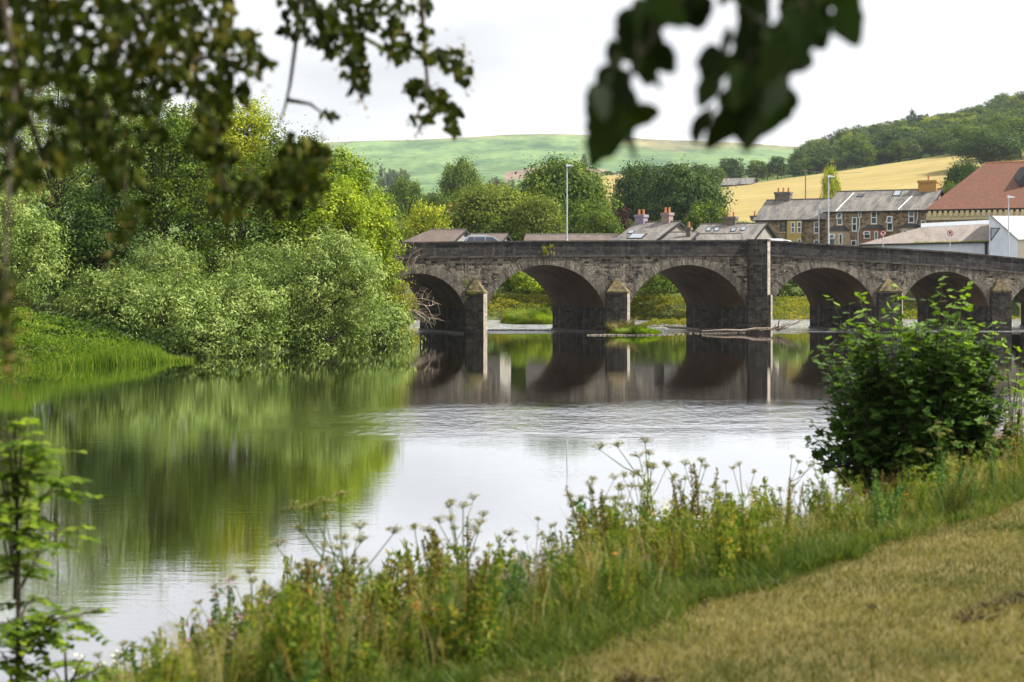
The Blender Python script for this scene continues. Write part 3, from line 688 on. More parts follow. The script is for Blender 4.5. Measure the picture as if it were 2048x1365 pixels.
def bay(h, pl, pr, apex, eave, wins, mat, dep=.9, base=4.6):
    p = h['p']; t = h['t']; u0, z1 = p.uz(pl, eave); u1, _ = p.uz(pr, eave); _, za = p.uz((pl+pr)/2, apex)
    c = [(u0, 0), (u0+.55, -dep), (u1-.55, -dep), (u1, 0)]; mb = MB()
    for i in range(3):
        a, b = c[i], c[i+1]; mb.poly([p.w(*a, base), p.w(*b, base), p.w(*b, z1), p.w(*a, z1)])
    w = mb.build('bay_window', mat, t)
    rf = MB(); e = [(u0-.15, 0), (u0+.5, -dep-.18), (u1-.5, -dep-.18), (u1+.15, 0)]; k = [(u0+.7, -.004), (u1-.7, -.004)]
    rf.poly([p.w(*e[0], z1), p.w(*e[1], z1), p.w(k[0][0], -.004, za)]); rf.poly([p.w(*e[1], z1), p.w(*e[2], z1), p.w(*k[1], za), p.w(*k[0], za)])
    rf.poly([p.w(*e[2], z1), p.w(*e[3], z1), p.w(*k[1], za)]); rf.poly([p.w(*q, z1) for q in reversed(e)])
    rf.build('bay_roof', M['slate_dark'], w)
    pf = Plane(1024, 1, 0); pf.o = p.o-dep*p.a; pf.d = p.d; pf.a = p.a
    for wn in wins: window(pf, w, *wn[:4], tilt=(len(wn) > 4 and wn[4]), transom=False, wname='bay_frame', sill=False)
def rooflight(h, pl, pr, pt, pb, mat='skyglass'):
    # lies on the front slope; v found from the pixel height
    p = h['p']; out_ = []
    for px, py in ((pl, pb), (pr, pb), (pr+ (pr-pl)*.35, pt), (pl+(pr-pl)*.35, pt)):
        v = .5
        for _ in range(40):
            pp = Plane(1024, 1, 0); pp.o = p.o+v*p.a; pp.d = p.d; pp.a = p.a
            u, z = pp.uz(px, py); zt = h['ze']+(h['zr']-h['ze'])*v/h['d2']+.2; v += (z-zt)*.5
            v = min(max(v, 0), h['d2'])
        out_.append((u, v, zt))
    mb = MB(); lo = [p.w(u, v, z-.1) for u, v, z in out_]; hi = [p.w(u, v, z) for u, v, z in out_]; mb.hexa(lo+hi)
    o = mb.build('rooflight', M['black_trim'], h['roof'])
    cu = sum(q[0] for q in out_)/4; cv = sum(q[1] for q in out_)/4; cz = sum(q[2] for q in out_)/4
    g = MB(); g.poly([p.w(cu+(u-cu)*.8, cv+(v-cv)*.8, cz+(z-cz)*.8+.012) for u, v, z in out_]); 
    g.build('rooflight_glass', M[mat], h['t'])

TH = R(-30)
# stone terrace, left part
h = house('terraced_house', 'stone terrace with yellow brick bay and big stone stack on its left end', 'house', 1510, 1668, 214, TH, 441, 403, 9, M['rubble'], M['slate'])
chimney(h, 1552, 1582, 385, 4.6, M['grey_stone_ch'], (3, 'terracotta'))
chimney(h, 1503, 1516, 432, 1.0, M['grey_stone_ch'], (1, 'terracotta'), vd=.7)
window(h['p'], h['t'], 1527, 1537, 445, 465, frame='black_trim'); window(h['p'], h['t'], 1561, 1572, 444, 464, frame='black_trim')
pb_ = h['p']; mb = MB(); u0, z1 = pb_.uz(1577, 441); u1, _ = pb_.uz(1605, 441); pb_.box(mb, u0, u1, -.5, -.003, 4.6, z1-.1); yb = mb.build('brick_bay', M['yellow_brick'], h['t'])
pf = Plane(1024, 1, 0); pf.o = pb_.o-.5*pb_.a; pf.d = pb_.d; pf.a = pb_.a
window(pf, yb, 1582, 1590, 445, 467, wname='bay_frame', sill=False); window(pf, yb, 1595, 1603, 444, 467, wname='bay_frame', sill=False)
window(pf, yb, 1595, 1603, 478, 492, wname='bay_frame', sill=False, transom=False)
window(h['p'], h['t'], 1628, 1638, 444, 467); window(h['p'], h['t'], 1628, 1638, 480, 494, transom=False)
fl = MB(); b = pb_.w(pb_.u(1640), -.3, 4.6); zt_ = pb_.uz(1640, 410)[1]; fl.tube([b, (b[0], b[1], zt_)], .12, 8); fl.build('flue_pipe', M['galv'], h['t'])
# terrace, right part
h = house('terraced_house', 'taller stone terrace with white sash windows and three bays beside the red roofed hall', 'house', 1652, 1858, 206, TH, 424, 386, 9, M['rubble'], M['slate'], hipl=0)
chimney(h, 1839, 1875, 362, 4.6, M['orange_brick'], (1, 'terracotta'), vd=1.2)
for a in ((1674, 1685, 427, 450, 1), (1704, 1714, 435, 463, 0), (1742, 1754, 424, 448, 0), (1774, 1786, 433, 462, 1), (1817, 1829, 421, 446, 0), (1842, 1851, 441, 455, 0)):
    window(h['p'], h['t'], *a[:4], tilt=bool(a[4]), transom=(a[0] != 1842))
window(h['p'], h['t'], 1702, 1713, 481, 492, transom=False); window(h['p'], h['t'], 1717, 1723, 424, 436, transom=False, sill=False)
bay(h, 1656, 1700, 451, 463, ((1659, 1671, 469, 490, True), (1678, 1685, 468, 490)), M['cream_stone'])
bay(h, 1725, 1770, 449, 459, ((1728, 1741, 463, 478, True), (1749, 1756, 463, 480)), M['orange_bay'])
bay(h, 1800, 1842, 446, 456, ((1806, 1816, 460, 470),), M['cream_stone'])
rooflight(h, 1784, 1799, 381, 392); rooflight(h, 1712, 1725, 388, 394, 'carglass')
pb_ = h['p']
for (a, py0) in ((1720, 436), (1836, 418)):
    dp = MB()
    q = pb_.w(pb_.u(a), -.12, 0); za = pb_.uz(a, py0)[1]; q2 = pb_.w(pb_.u(a-3), -.12, 0)
    dp.tube([(q[0], q[1], za), (q[0], q[1], za-1.0), (q2[0], q2[1], za-1.7), (q2[0], q2[1], 4.6)], .06, 6)
    dp.build('drainpipe', M['upvc'], h['t'])
for a, b_ in (((1672, 423), (1707, 386)), ((1796, 419), (1828, 388))):
    pts = []; lead = MB()
    for px, py in (a, b_):
        v = .5
        for _ in range(40):
            pp = Plane(1024, 1, 0); pp.o = pb_.o+v*pb_.a; pp.d = pb_.d; pp.a = pb_.a; u, z = pp.uz(px, py); v = min(max(v+(z-(h['ze']+(h['zr']-h['ze'])*v/h['d2']+.2))*.5, -.2), h['d2'])
        pts.append(pb_.w(u, v, h['ze']+(h['zr']-h['ze'])*v/h['d2']+.17))
    lead.tube(pts, .035, 4)
    lead.build('lead_flashing', M['galv'], h['roof'])
# red roofed hall
h = house('market_hall', 'large hall with red tiled roof and cream dentil band under its eaves', 'hall', 1852, 2140, 196, TH, 421, 331, 20, M['hallstone'], M['tile_red'], hipl=4.2, ov=.12)
p = h['p']; dn = MB(); p.box(dn, .02, h['W'], -.10, -.004, h['ze']-1.15, h['ze']-.35)
for i in range(40):
    u = .3+i*.62
    if u < h['W']: p.box(dn, u, u+.34, -.28, -.104, h['ze']-.75, h['ze']-.12)
dn.build('dentil_band', M['cream_band'], h['t'])
# dark slate gablet with a clock face on the roof
cx, cyv, cz = p.w(p.u(2046), 5.0, 0); zt_ = H-(336-550)/F*cyv; zb = H-(372-550)/F*cyv
gb = MB(); w_ = 1.6
gb.poly([(cx-w_, cyv, zb), (cx+w_, cyv, zb), (cx+w_, cyv, zb+1.2), (cx+.3, cyv, zt_+.3), (cx-.3, cyv, zt_+.3), (cx-w_, cyv, zb+.6)])
gb.poly([(cx-w_, cyv, zb), (cx-w_, cyv, zb+.6), (cx-w_, cyv+4, zb+1.2), (cx-w_, cyv+4, zb)])
gb.poly([(cx+w_, cyv, zb+1.2), (cx+w_, cyv, zb), (cx+w_, cyv+4, zb), (cx+w_, cyv+4, zb+1.2)])
gb.poly([(cx-w_, cyv, zb+.6), (cx-.3, cyv, zt_+.3), (cx-.3, cyv+4, zt_+.3), (cx-w_, cyv+4, zb+1.2)]); gb.poly([(cx+.3, cyv, zt_+.3), (cx+w_, cyv, zb+1.2), (cx+w_, cyv+4, zb+1.2), (cx+.3, cyv+4, zt_+.3)])
g = gb.build('clock_gablet', M['slate_dark'], h['t'])
ck = MB(); ck.tube([(cx+.35, cyv-.12, zb+1.35), (cx+.35, cyv-.004, zb+1.35)], .68, 24); ck.build('clock_face', M['sign_white'], g)
ck = MB(); ck.box(cx+.32, cx+.38, cyv-.16, cyv-.125, zb+1.3, zb+1.85); ck.box(cx+.32, cx+.7, cyv-.165, cyv-.13, zb+1.33, zb+1.39); ck.build('clock_hands', M['sign_black'], g)
# long low building in front
def mono():
    t = thing('low_workshop', 'long low white building with grey corrugated roof and mossy eave edge', 'building', P(1850, 490, 184)[:2]+(4.6,))
    p = Plane(1722, 186, R(-14)); u1 = p.u(1980); z0l = p.uz(1722, 489)[1]; z0r = p.uz(1980, 483)[1]
    mb = MB(); mb.poly([p.w(0, 0, 4.6), p.w(u1, 0, 4.6), p.w(u1, 0, z0r-.1), p.w(0, 0, z0l-.1)]); mb.poly([p.w(u1, 0, 4.6), p.w(u1, 6, 4.6), p.w(u1, 6, z0r), p.w(u1, 0, z0r)])
    mb.poly([p.w(0, 9, 4.6), p.w(0, 0, 4.6), p.w(0, 0, z0l), p.w(0, 9, z0l)])
    w = mb.build('wall', M['white_paint'], t)
    bk = Plane(1024, 1, 0); bk.o = p.o+7*p.a; bk.d = p.d; bk.a = p.a
    ua, za = bk.uz(1842, 455); ub, zb = bk.uz(1984, 448)
    A, B, C, D = p.w(-.2, -.25, z0l), p.w(u1, -.25, z0r), bk.w(ub, 0, zb), bk.w(ua, 0, za)
    rf = MB(); rf.poly([A, B, C, D], [(0, 0), (u1, 0), (ub, 7), (ua, 7)])
    dn = lambda q: (q[0], q[1], q[2]-.14); rf.poly([dn(D), dn(C), dn(B), dn(A)]); rf.poly([dn(A), dn(B), B, A]); rf.poly([dn(D), dn(A), A, D]); rf.poly([dn(C), dn(D), D, C])
    ro = rf.build('roof', M['tile_grey'], t, uv=True)
    ms = MB(); r5 = np.random.default_rng(4)
    for i in range(150):
        f = r5.uniform(.42, 1); k = r5.uniform(.0, .06)*r5.uniform(0, 1)
        q = [A[j]*(1-f)+B[j]*f for j in range(3)]; q2 = [D[j]*(1-f)+C[j]*f for j in range(3)]; c = [q[j]*(1-k)+q2[j]*k for j in range(3)]; s_ = r5.uniform(.05, .14)
        ms.tube([(c[0], c[1], c[2]-.02), (c[0], c[1], c[2]+.04), (c[0], c[1], c[2]+.07)], [s_, s_*.8, s_*.3], 6)
    ms.build('moss', M['mossy'], ro)
    gt = MB(); gt.tube([(A[0], A[1]-.08, A[2]-.1), (B[0], B[1]-.08, B[2]-.1)], .09, 6); gt.build('gutter', M['black_trim'], t)
    dp = MB(); q = p.w(p.u(1972), -.12, 0); dp.tube([(q[0], q[1], z0r-.1), (q[0], q[1], 4.6)], .14, 6); dp.build('drainpipe', M['black_trim'], t)
    fl = MB(); fl.poly([bk.w(ua, -.05, za+.01), bk.w(ub, -.05, zb+.01), bk.w(ub, .4, zb+.45), bk.w(ua, .4, za+.45)]); fl.build('lead_flashing', M['galv'], ro)
M['mossy'] = foliage('moss_tufts', [(0, (.20, .20, .02)), (1, (.35, .33, .04))], .1)
mono()
def whiteunit():
    t = thing('white_unit', 'white modern building with steep ribbed roof and triangular window at right edge', 'building', P(2010, 490, 178)[:2]+(4.4,))
    Y = 180; q = lambda px, py, dy=0: P(px, py, Y+dy)
    mb = MB(); pts = [q(1978, 520), q(2036, 520), q(2036, 480), q(1978, 428)]
    b = [(x, Y, max(z, 4.4) if py_ else z) for (x, _, z), py_ in zip(pts, (0, 0, 1, 1))]; b[0] = (b[0][0], Y, 4.2); b[1] = (b[1][0], Y, 4.2)
    mb.poly(b); x0, x1 = b[0][0], b[1][0]; X2 = x1+9
    mb.poly([(x0*(Y+9)/Y+.2, Y+9, 4.2), (x0, Y, 4.2), b[3], (x0*(Y+9)/Y+.2, Y+9, b[3][2])])
    w = mb.build('wall', M['white_paint'], t)
    mb = MB(); mb.poly([(x1+.01, Y-.01, 4.2), (X2, Y-.01, 4.2), (X2, Y-.01, b[2][2]-.1), (x1+.01, Y-.01, b[2][2]-.1)]); mb.build('cream_wall', M['cream_panel'], t)
    rf = MB(); z3, z2 = b[3][2], b[2][2]
    A, B, C, D = (x0, Y-.15, z3+.05), (x1, Y-.15, z2+.05), (X2, Y-.15, z2+.05), (x0+9, Y+8, z3+.05)
    rf.poly([A, B, C, (X2+3, Y+8, z3+.05), (x0*(Y+8)/Y+.1, Y+8, z3+.05)], [(0, 6), (3, 0), (12, 0), (14, 6), (0, 6)])
    rf.poly([(A[0], A[1], A[2]-.12), (B[0], B[1], B[2]-.12), B, A]); rf.poly([(B[0], B[1], B[2]-.12), (C[0], C[1], C[2]-.12), C, B])
    rf.build('roof', M['metal_white'], t, uv=True)
    wd = MB(); wd.poly([q(1981, 456, -.05), q(1981, 484, -.05), q(2001, 456, -.05)][::1]); o = wd.build('window', M['black_trim'], w)
    wd = MB(); wd.poly([q(1982.5, 457.5, -.09), q(1982.5, 479, -.09), q(1997, 457.5, -.09)]); wd.build('pane', M['skyglass'], o)
whiteunit()
# house with lilac and pink stacks
h = house('slate_roof_house', 'slate roofed house with a lilac stack and a pink stack behind the parapet', 'house', 1228, 1308, 176, R(-38), 484, 448, 9, M['render_grey'], M['slate'])
chimney(h, 1274, 1291, 430, 4.5, M['lilac'], (2, 'terracotta'), vd=.8); chimney(h, 1327, 1342, 426, 4.5, M['pinkr'], (2, 'terracotta'), vd=.8)
rooflight(h, 1252, 1284, 467, 477); rooflight(h, 1254, 1266, 461, 467)
h = house('lean_to_house', 'small grey roofed outbuilding between the pink stack house and the rooflight house', 'building', 1328, 1376, 172, R(-20), 484, 468, 6, M['render_grey'], M['slate'])
chimney(h, 1373, 1382, 455, 1.5, M['grey_stone_ch'], (1, 'terracotta'), vd=.6)
h = house('slate_roof_house', 'long slate roofed house with four rooflights left of the stone terrace', 'house', 1374, 1500, 196, R(-30), 487, 451, 9, M['render_grey'], M['slate'])
chimney(h, 1450, 1473, 434, 4.5, M['grey_stone_ch'], (2, 'terracotta'), vd=.8)
for a in ((1411, 1420, 455, 462), (1427, 1436, 455, 462), (1460, 1470, 455, 463), (1480, 1490, 454, 461)): rooflight(h, *a)
h = house('low_outhouse', 'low pale tiled outhouse peeping over the parapet below the rooflights', 'building', 1396, 1478, 172, R(-8), 486, 471, 5, M['render_grey'], M['slate'])
# brown roofs at left
h = house('bungalow', 'bungalow with brown tiled hipped roof and grey gable beside the grey car', 'house', 806, 902, 168, R(-14), 487, 463, 9, M['render_grey'], M['tile_brown'], hipl=1.4)
h = house('bungalow', 'long low bungalow with brown roof just showing above the parapet near the tall lamp', 'house', 1052, 1232, 178, R(-4), 484, 472, 6, M['render_grey'], M['tile_brown'])
h = house('bungalow', 'brown roof edge showing directly behind the grey car', 'house', 926, 1000, 190, R(-10), 485, 471, 7, M['render_grey'], M['tile_brown'])
h = house('farm_barn', 'long low pale roofed farm building at the foot of the hay field trees', 'barn', 1442, 1482, 690, R(-20), 371, 358, 12, M['slate_dark'], M['slate'], base=35)
h = house('farm_barn', 'shorter pale roofed shed at the right end of the long farm building', 'barn', 1480, 1503, 684, R(-20), 369, 357, 12, M['slate_dark'], M['slate'], base=35)
h = house('far_cottage', 'orange brick cottage with two stacks half hidden in the trees', 'house', 893, 935, 330, R(-20), 430, 419, 7, M['orange_bay'], M['slate'], base=8)
chimney(h, 895, 901, 411, 2, M['orange_brick'], (2, 'terracotta')); chimney(h, 911, 919, 410, 3.5, M['orange_brick'], (2, 'terracotta'))

# ------------------------------------------------------------------ street furniture on and beyond the bridge
def lamp(px, top, v, label):
    u = BP.u(px); 
    for _ in range(12):
        q = BP.w(u, v, 0); u += ((px-1024)/F*q[1]-q[0])
    q = BP.w(u, v, 0); zb = top_z(u)-1.05; zt = H-(top-550)/F*q[1]
    t = thing('street_lamp', label, 'street lamp', (q[0], q[1], zb), 'street lamps along the bridge')
    mb = MB(); mb.tube([(q[0], q[1], zb), (q[0], q[1], zb+1.2), (q[0], q[1], zb+1.25), (q[0], q[1], zt-.15)], [.10, .10, .065, .05], 10); mb.build('pole', M['galv'], t)
    mb = MB(); mb.hexa([(q[0]-.1, q[1]-.12, zt-.16), (q[0]+.55, q[1]-.1, zt-.10), (q[0]+.55, q[1]+.1, zt-.10), (q[0]-.1, q[1]+.12, zt-.16),
                        (q[0]-.05, q[1]-.06, zt+.08), (q[0]+.5, q[1]-.08, zt-.04), (q[0]+.5, q[1]+.08, zt-.04), (q[0]-.05, q[1]+.06, zt+.08)])
    hd = mb.build('lamp_head', M['galv'], t)
    mb = MB(); mb.box(q[0]+.05, q[0]+.45, q[1]-.07, q[1]+.07, zt-.175, zt-.145); mb.build('lens', M['skyglass'], hd)
lamp(1134, 330, 8.3, 'tall pale street lamp in front of the big round tree')
lamp(1657, 352, 8.6, 'pale street lamp in front of the stone terrace')
lamp(2017, 393, 8.6, 'pale street lamp in front of the white building at the right edge')
def no_turn(px, cy_, v, label):
    u = BP.u(px)
    for _ in range(12):
        q = BP.w(u, v, 0); u += ((px-1024)/F*q[1]-q[0])
    q = BP.w(u, v, 0); x, y = q[0], q[1]; zb = top_z(u)-1.05; zc = H-(cy_-550)/F*y; r = .27
    t = thing('road_sign', label, 'road sign', (x, y, zb), 'round road signs on the bridge')
    mb = MB(); mb.tube([(x, y, zb), (x, y, zc+r)], .035, 8); mb.build('post', M['galv'], t)
    mb = MB(); mb.tube([(x, y-.06, zc), (x, y-.04, zc)], r, 28); d = mb.build('sign_disc', M['sign_white'], t)
    rg = MB(); n = 28
    for i in range(n):
        a, b = i*2*math.pi/n, (i+1)*2*math.pi/n
        rg.poly([(x+rr*math.cos(w), y-.064, zc+rr*math.sin(w)) for rr, w in ((r, a), (r, b), (r*.8, b), (r*.8, a))][::-1])
    s = r*.62; rg.poly([(x-s-.03, y-.070, zc+s-.03), (x-s+.03, y-.070, zc+s+.03), (x+s+.03, y-.070, zc-s+.03), (x+s-.03, y-.070, zc-s-.03)])
    rg.build('red_ring', M['sign_red'], d)
    ar = MB(); yy = y-.067
    ar.poly([(x-.10, yy, zc-.16), (x-.05, yy, zc-.16), (x-.05, yy, zc+.04), (x-.10, yy, zc+.04)])
    ar.poly([(x-.10, yy, zc+.04), (x-.05, yy, zc+.04), (x+.03, yy, zc+.07), (x+.03, yy, zc+.14), (x-.07, yy, zc+.13)])
    ar.poly([(x+.03, yy, zc+.0), (x+.15, yy, zc+.105), (x+.03, yy, zc+.17)]); ar.build('arrow', M['sign_black'], d)
no_turn(1766, 467, 8.5, 'round red ringed no right turn sign in front of the terrace')
no_turn(1900, 467, 8.5, 'round no right turn sign in front of the corrugated roof')
def car(px, v, paint, label, flip=1, kind=0):
    u = BP.u(px)
    for _ in range(12):
        q = BP.w(u, v, 0); u += ((px-1024)/F*q[1]-q[0])
    zb = top_z(u)-1.16; cx, cyy = BP.w(u, v, 0)[:2]; dx, dy = BP.d
    t = thing('parked_car', label, 'car', (cx, cyy, zb))
    HT = 1.62 if kind == 0 else 1.47; L = 4.4; W_ = 1.8
    def pt(a, b, z): a *= flip; return (cx+a*dx-b*dy, cyy+a*dy+b*dx, zb+z)
    prof = [(-2.2, .35), (-2.22, .7), (-2.15, .98), (-1.75, HT*.93), (-1.3, HT), (-.2, HT+.01), (.45, HT*.94), (1.25, 1.02), (2.05, .86), (2.2, .6), (2.18, .35)]
    def wd(z): return W_/2 if z < 1.0 else W_/2-(z-1.0)*.42
    body = MB(); n = len(prof)
    L1 = [pt(a, -wd(z), z) for a, z in prof]; R1 = [pt(a, wd(z), z) for a, z in prof]
    for i in range(n):
        j = (i+1) % n; body.poly([L1[i], R1[i], R1[j], L1[j]])
    body.poly(L1); body.poly(R1[::-1]); body.build('body', M[paint], t)
    for s in (-1, 1):
        for (a0, a1, b0, b1) in ((-1.95, -1.25, -1.62, -1.22), (-1.18, -.35, -1.15, -.35), (-.27, .95, -.27, .28)):
            g = MB(); z0, z1 = 1.03, HT-.12
            g.poly([pt(a0, s*(wd(z0)+.006), z0), pt(a1, s*(wd(z0)+.006), z0), pt(b1, s*(wd(z1)+.006), z1), pt(b0, s*(wd(z1)+.006), z1)][::-s]); g.build('side_window', M['carglass'], t)
    g = MB(); g.poly([pt(.50, -.62, HT*.93+.012), pt(.50, .62, HT*.93+.012), pt(1.2, .78, 1.07), pt(1.2, -.78, 1.07)]); g.build('windscreen', M['carglass'], t)
    g = MB(); g.poly([pt(-1.80, -.60, HT*.90), pt(-1.80, .60, HT*.90), pt(-2.16, .74, 1.02), pt(-2.16, -.74, 1.02)][::-1]); g.build('rear_window', M['carglass'], t)
    for a in (-1.35, 1.35):
        for s in (-1, 1):
            w = MB(); w.tube([pt(a, s*.70, .33), pt(a, s*.92, .33)], .33, 18); w1 = w.build('wheel', M['rubber'], t)
            w = MB(); w.tube([pt(a, s*.921, .33), pt(a, s*.935, .33)], .2, 14); w.build('rim', M['galv'], w1)
    for s in (-1, 1):
        g = MB(); g.tube([pt(2.12, s*.62, .72), pt(2.2, s*.62, .70)], .12, 10); g.build('headlight', M['skyglass'], t)
        g = MB(); g.tube([pt(-1.5, s*.62, HT+.03), pt(-.1, s*.62, HT+.04)], .02, 6); g.build('roof_rail', M['galv'], t)
car(975, 3.4, 'car_silver', 'grey estate car on the bridge behind the parapet at left', 1, 0)
car(1563, 3.4, 'car_white', 'white car on the bridge just right of the middle pilaster', 1, 1)
def telegraph(px, top, bot, Y, label):
    b = P(px, bot, Y); zt = P(px, top, Y)[2]; zg = gz(b[0], b[1]); t = thing('telegraph_pole', label, 'telegraph pole', (b[0], b[1], zg))
    mb = MB(); mb.tube([(b[0], b[1], zg-.2), (b[0], b[1], zt)], [.22, .16], 8); mb.build('pole', M['pole_wood'], t)
    mb = MB(); mb.box(b[0]-.9, b[0]+.9, b[1]-.08, b[1]+.08, zt-.5, zt-.35); mb.build('crossarm', M['pole_wood'], t)
    return (b[0], b[1], zt-.3)
w1 = telegraph(1611, 340, 382, 520, 'wooden telegraph pole standing in the yellow hay field')
mb = MB(); e1 = P(1445, 350, 600); e2 = P(1725, 345, 640)
for e in (e1, e2):
    pts = [tuple(w1[k]*(1-t_)+e[k]*t_-(2.0*t_*(1-t_) if k == 2 else 0) for k in range(3)) for t_ in np.linspace(0, 1, 9)]
    mb.tube(pts, .05, 4)
tag(mb.build('overhead_wire', M['black_trim']), 'thin overhead wire running from the pole across the hay field', 'wire')
# bird on the ridge
b = P(1724, 385, 213); bm_ = MB(); x, y, z = b
bm_.tube([(x-.22, y, z-.05), (x-.08, y, z+.04), (x+.05, y, z+.14), (x+.12, y, z+.24), (x+.18, y, z+.26), (x+.26, y, z+.24)], [.02, .08, .09, .06, .05, .01], 8)
bm_.tube([(x, y-.02, z-.2), (x+.02, y-.02, z+.06)], .012, 4); bm_.tube([(x, y+.03, z-.2), (x+.02, y+.03, z+.06)], .012, 4)
tag(bm_.build('bird', M['black_trim'], smooth=True), 'small black bird perched on the ridge of the taller stone terrace', 'bird')

# ------------------------------------------------------------------ vegetation builders
def leaves(acc, C, L, r, tone, wid=.5, updir=.35, droop=0.0, jit=.35, out=None):
    """C (n,3) centres, rhombic leaves of length L"""
    n = len(C); L = L*r.uniform(1-jit, 1+jit, n)
    nrm = r.normal(size=(n, 3)); nrm[:, 2] = np.abs(nrm[:, 2])*.7+updir*2
    if out is not None: nrm += out*1.9
    nrm /= np.linalg.norm(nrm, axis=1)[:, None]
    d = r.normal(size=(n, 3)); d[:, 2] -= droop; d -= nrm*np.sum(d*nrm, 1)[:, None]; d /= np.linalg.norm(d, axis=1)[:, None]+1e-9
    s = np.cross(nrm, d); L = L[:, None]
    V = np.stack([C-d*L*.5, C+s*L*wid*.5, C+d*L*.5, C-s*L*wid*.5], 1).reshape(-1, 3)
    Fq = np.arange(n*4).reshape(-1, 4); acc.add(V, Fq, np.repeat(tone, 4))
def crown_mesh(name, mat, lobes, nclump, per, leaf, crad, seed, wid=.55, updir=.3, inner=.12, zmin=None, spread=1.0, flat=.7):
    nclump = int(nclump/2.7); per = int(per*2.3)
    r = np.random.default_rng(seed); acc = Acc(); lobes = np.asarray(lobes, float)
    w = (lobes[:, 3]*lobes[:, 5])**1.0; w /= w.sum(); li = r.choice(len(lobes), nclump, p=w); lo = lobes[li]
    d = r.normal(size=(nclump, 3)); d[:, 2] += .25; d /= np.linalg.norm(d, axis=1)[:, None]
    k = np.where(r.uniform(size=nclump) < inner, r.uniform(.3, .75, nclump), r.uniform(.74, 1.14, nclump)**spread)[:, None]
    k = np.where(r.uniform(size=(nclump, 1)) < .05, k*r.uniform(1.05, 1.25, (nclump, 1)), k)
    # lumpy radius
    lump = 1+.12*np.sin(d[:, :1]*5+lo[:, :1]*3)+.10*np.sin(d[:, 2:]*7+lo[:, 1:2]*2+d[:, 1:2]*4)
    c = lo[:, :3]+d*lo[:, 3:6]*k*lump
    # drop clumps deep inside other lobes
    keep = np.ones(nclump, bool)
    for L_ in lobes:
        q = np.sum(((c-L_[:3])/L_[3:6])**2, 1); keep &= (q > .42) | (r.uniform(size=nclump) < .18)
    if zmin is not None: keep &= c[:, 2] > zmin
    c = c[keep]; dd = d[keep]; ct = r.uniform(0, 1, len(c)); n = len(c)
    off = r.normal(size=(n, per, 3))*crad*r.uniform(.55, 1.25, (n, 1, 1)); off[..., 2] *= flat
    C = (c[:, None, :]+off).reshape(-1, 3); tone = np.clip(np.repeat(ct, per)*.72+r.uniform(0, 1, n*per)*.36-.04, 0, 1)
    oo = (off/(np.linalg.norm(off, axis=2, keepdims=True)+1e-9)).reshape(-1, 3)*.75+np.repeat(dd, per, 0)*.5
    leaves(acc, C, leaf, r, tone, wid, updir*.6, out=oo)
    return acc.mesh(name, mat)
def trunk_mesh(name, h, rad, lobes, seed, mat=None, stems=1):
    r = np.random.default_rng(seed); acc = Acc(); lobes = np.asarray(lobes, float)
    for s in range(stems):
        bx, by = (0, 0) if stems == 1 else r.normal(size=2)*rad*3
        zt = h; n = 6; pts = [(bx+r.normal()*.04*h*i/n*(stems > 1 or .4), by+r.normal()*.02*h, zt*i/(n-1)) for i in range(n)]; pts[0] = (bx, by, -.4)
        acc.tube(pts, np.linspace(rad, rad*.35, n), 8)
    for L_ in lobes:
        a = np.array((0, 0, min(h*.75, max(.3, L_[2]*.55)))); b = L_[:3]+np.array((0, 0, -.1*L_[5]))
        m = (a+b)/2+r.normal(size=3)*.08*h; acc.tube([a, m, b], [rad*.45, rad*.25, rad*.12], 6)
        for _ in range(5):
            dd = r.normal(size=3); dd[2] = abs(dd[2]); dd /= np.linalg.norm(dd); e = b+dd*L_[3:6]*.85; acc.tube([b, (b+e)/2+r.normal(size=3)*.05*h*.5, e], [rad*.12, rad*.08, rad*.03], 4)
    return acc.mesh(name, mat or M['bark'])
def lobes_round(r, w, h, n=7, base=.25):
    out_ = [(0, 0, h*(.5+base*.45), w*.34, w*.34, h*(1-base)*.40)]
    m_ = n+15
    for i in range(m_):
        a = i*2.399+r.uniform(-.25, .25); c = (i+.5)/m_; e = math.asin(max(-1, min(1, -.55+1.5*c))); k = r.uniform(.11, .22)
        rr = (.5-k*.8)*w*math.cos(e)*r.uniform(.85, 1.1); zz = h*(.5+base*.45)+math.sin(e)*(h*(1-base)*.5-k*h*.7)
        out_.append((rr*math.cos(a), rr*math.sin(a), zz, k*w, k*w, k*h*r.uniform(.75, 1.0)))
    return out_
def lobes_round_old(r, w, h, n=7, base=.25):
    """lobes for a round headed tree, crown width w, total height h"""
    out_ = [(0, 0, h*(.5+base/2), w*.36, w*.36, h*(1-base)*.45)]
    for i in range(n):
        a = i*2*math.pi/n*1.0+r.uniform(-.3, .3); z = r.uniform(base+.15, .8)*h; k = r.uniform(.20, .30)*w
        rr = w*.5-k; rr *= 1.0 if z < .65*h else .6
        out_.append((rr*math.cos(a), rr*math.sin(a), z, k, k, k*r.uniform(.7, .95)*min(1.2, h/w)))
    out_.append((r.uniform(-.08, .08)*w, 0, h*.82, w*.24, w*.24, h*.18))
    return out_
def tree(name, label, cat, px, Y, wpx, top, mat, seed, nclump=500, per=26, leaf=.16, crad=.35, base=None, lobes=None, group=None, trunk_r=None, basef=.2, bz=None, n=7, zmin=None, updir=.3, wid=.55, inner=.12):
    x = (px-1024)/F*Y; zg = gz(x, Y) if bz is None else bz; w = wpx/F*Y; h = H-(top-550)/F*Y-zg
    r = np.random.default_rng(seed)
    t = thing(name, label, cat, (x, Y, zg), group)
    lb = lobes(r, w, h) if lobes else lobes_round(r, w, h, n, basef)
    link('crown', crown_mesh('crown', M[mat], lb, nclump, per, leaf, crad, seed, updir=updir, zmin=zmin, wid=wid, inner=inner), t)
    link('trunk', trunk_mesh('trunk', h*.6, trunk_r or max(.08, w*.028), lb, seed), t)
    return t
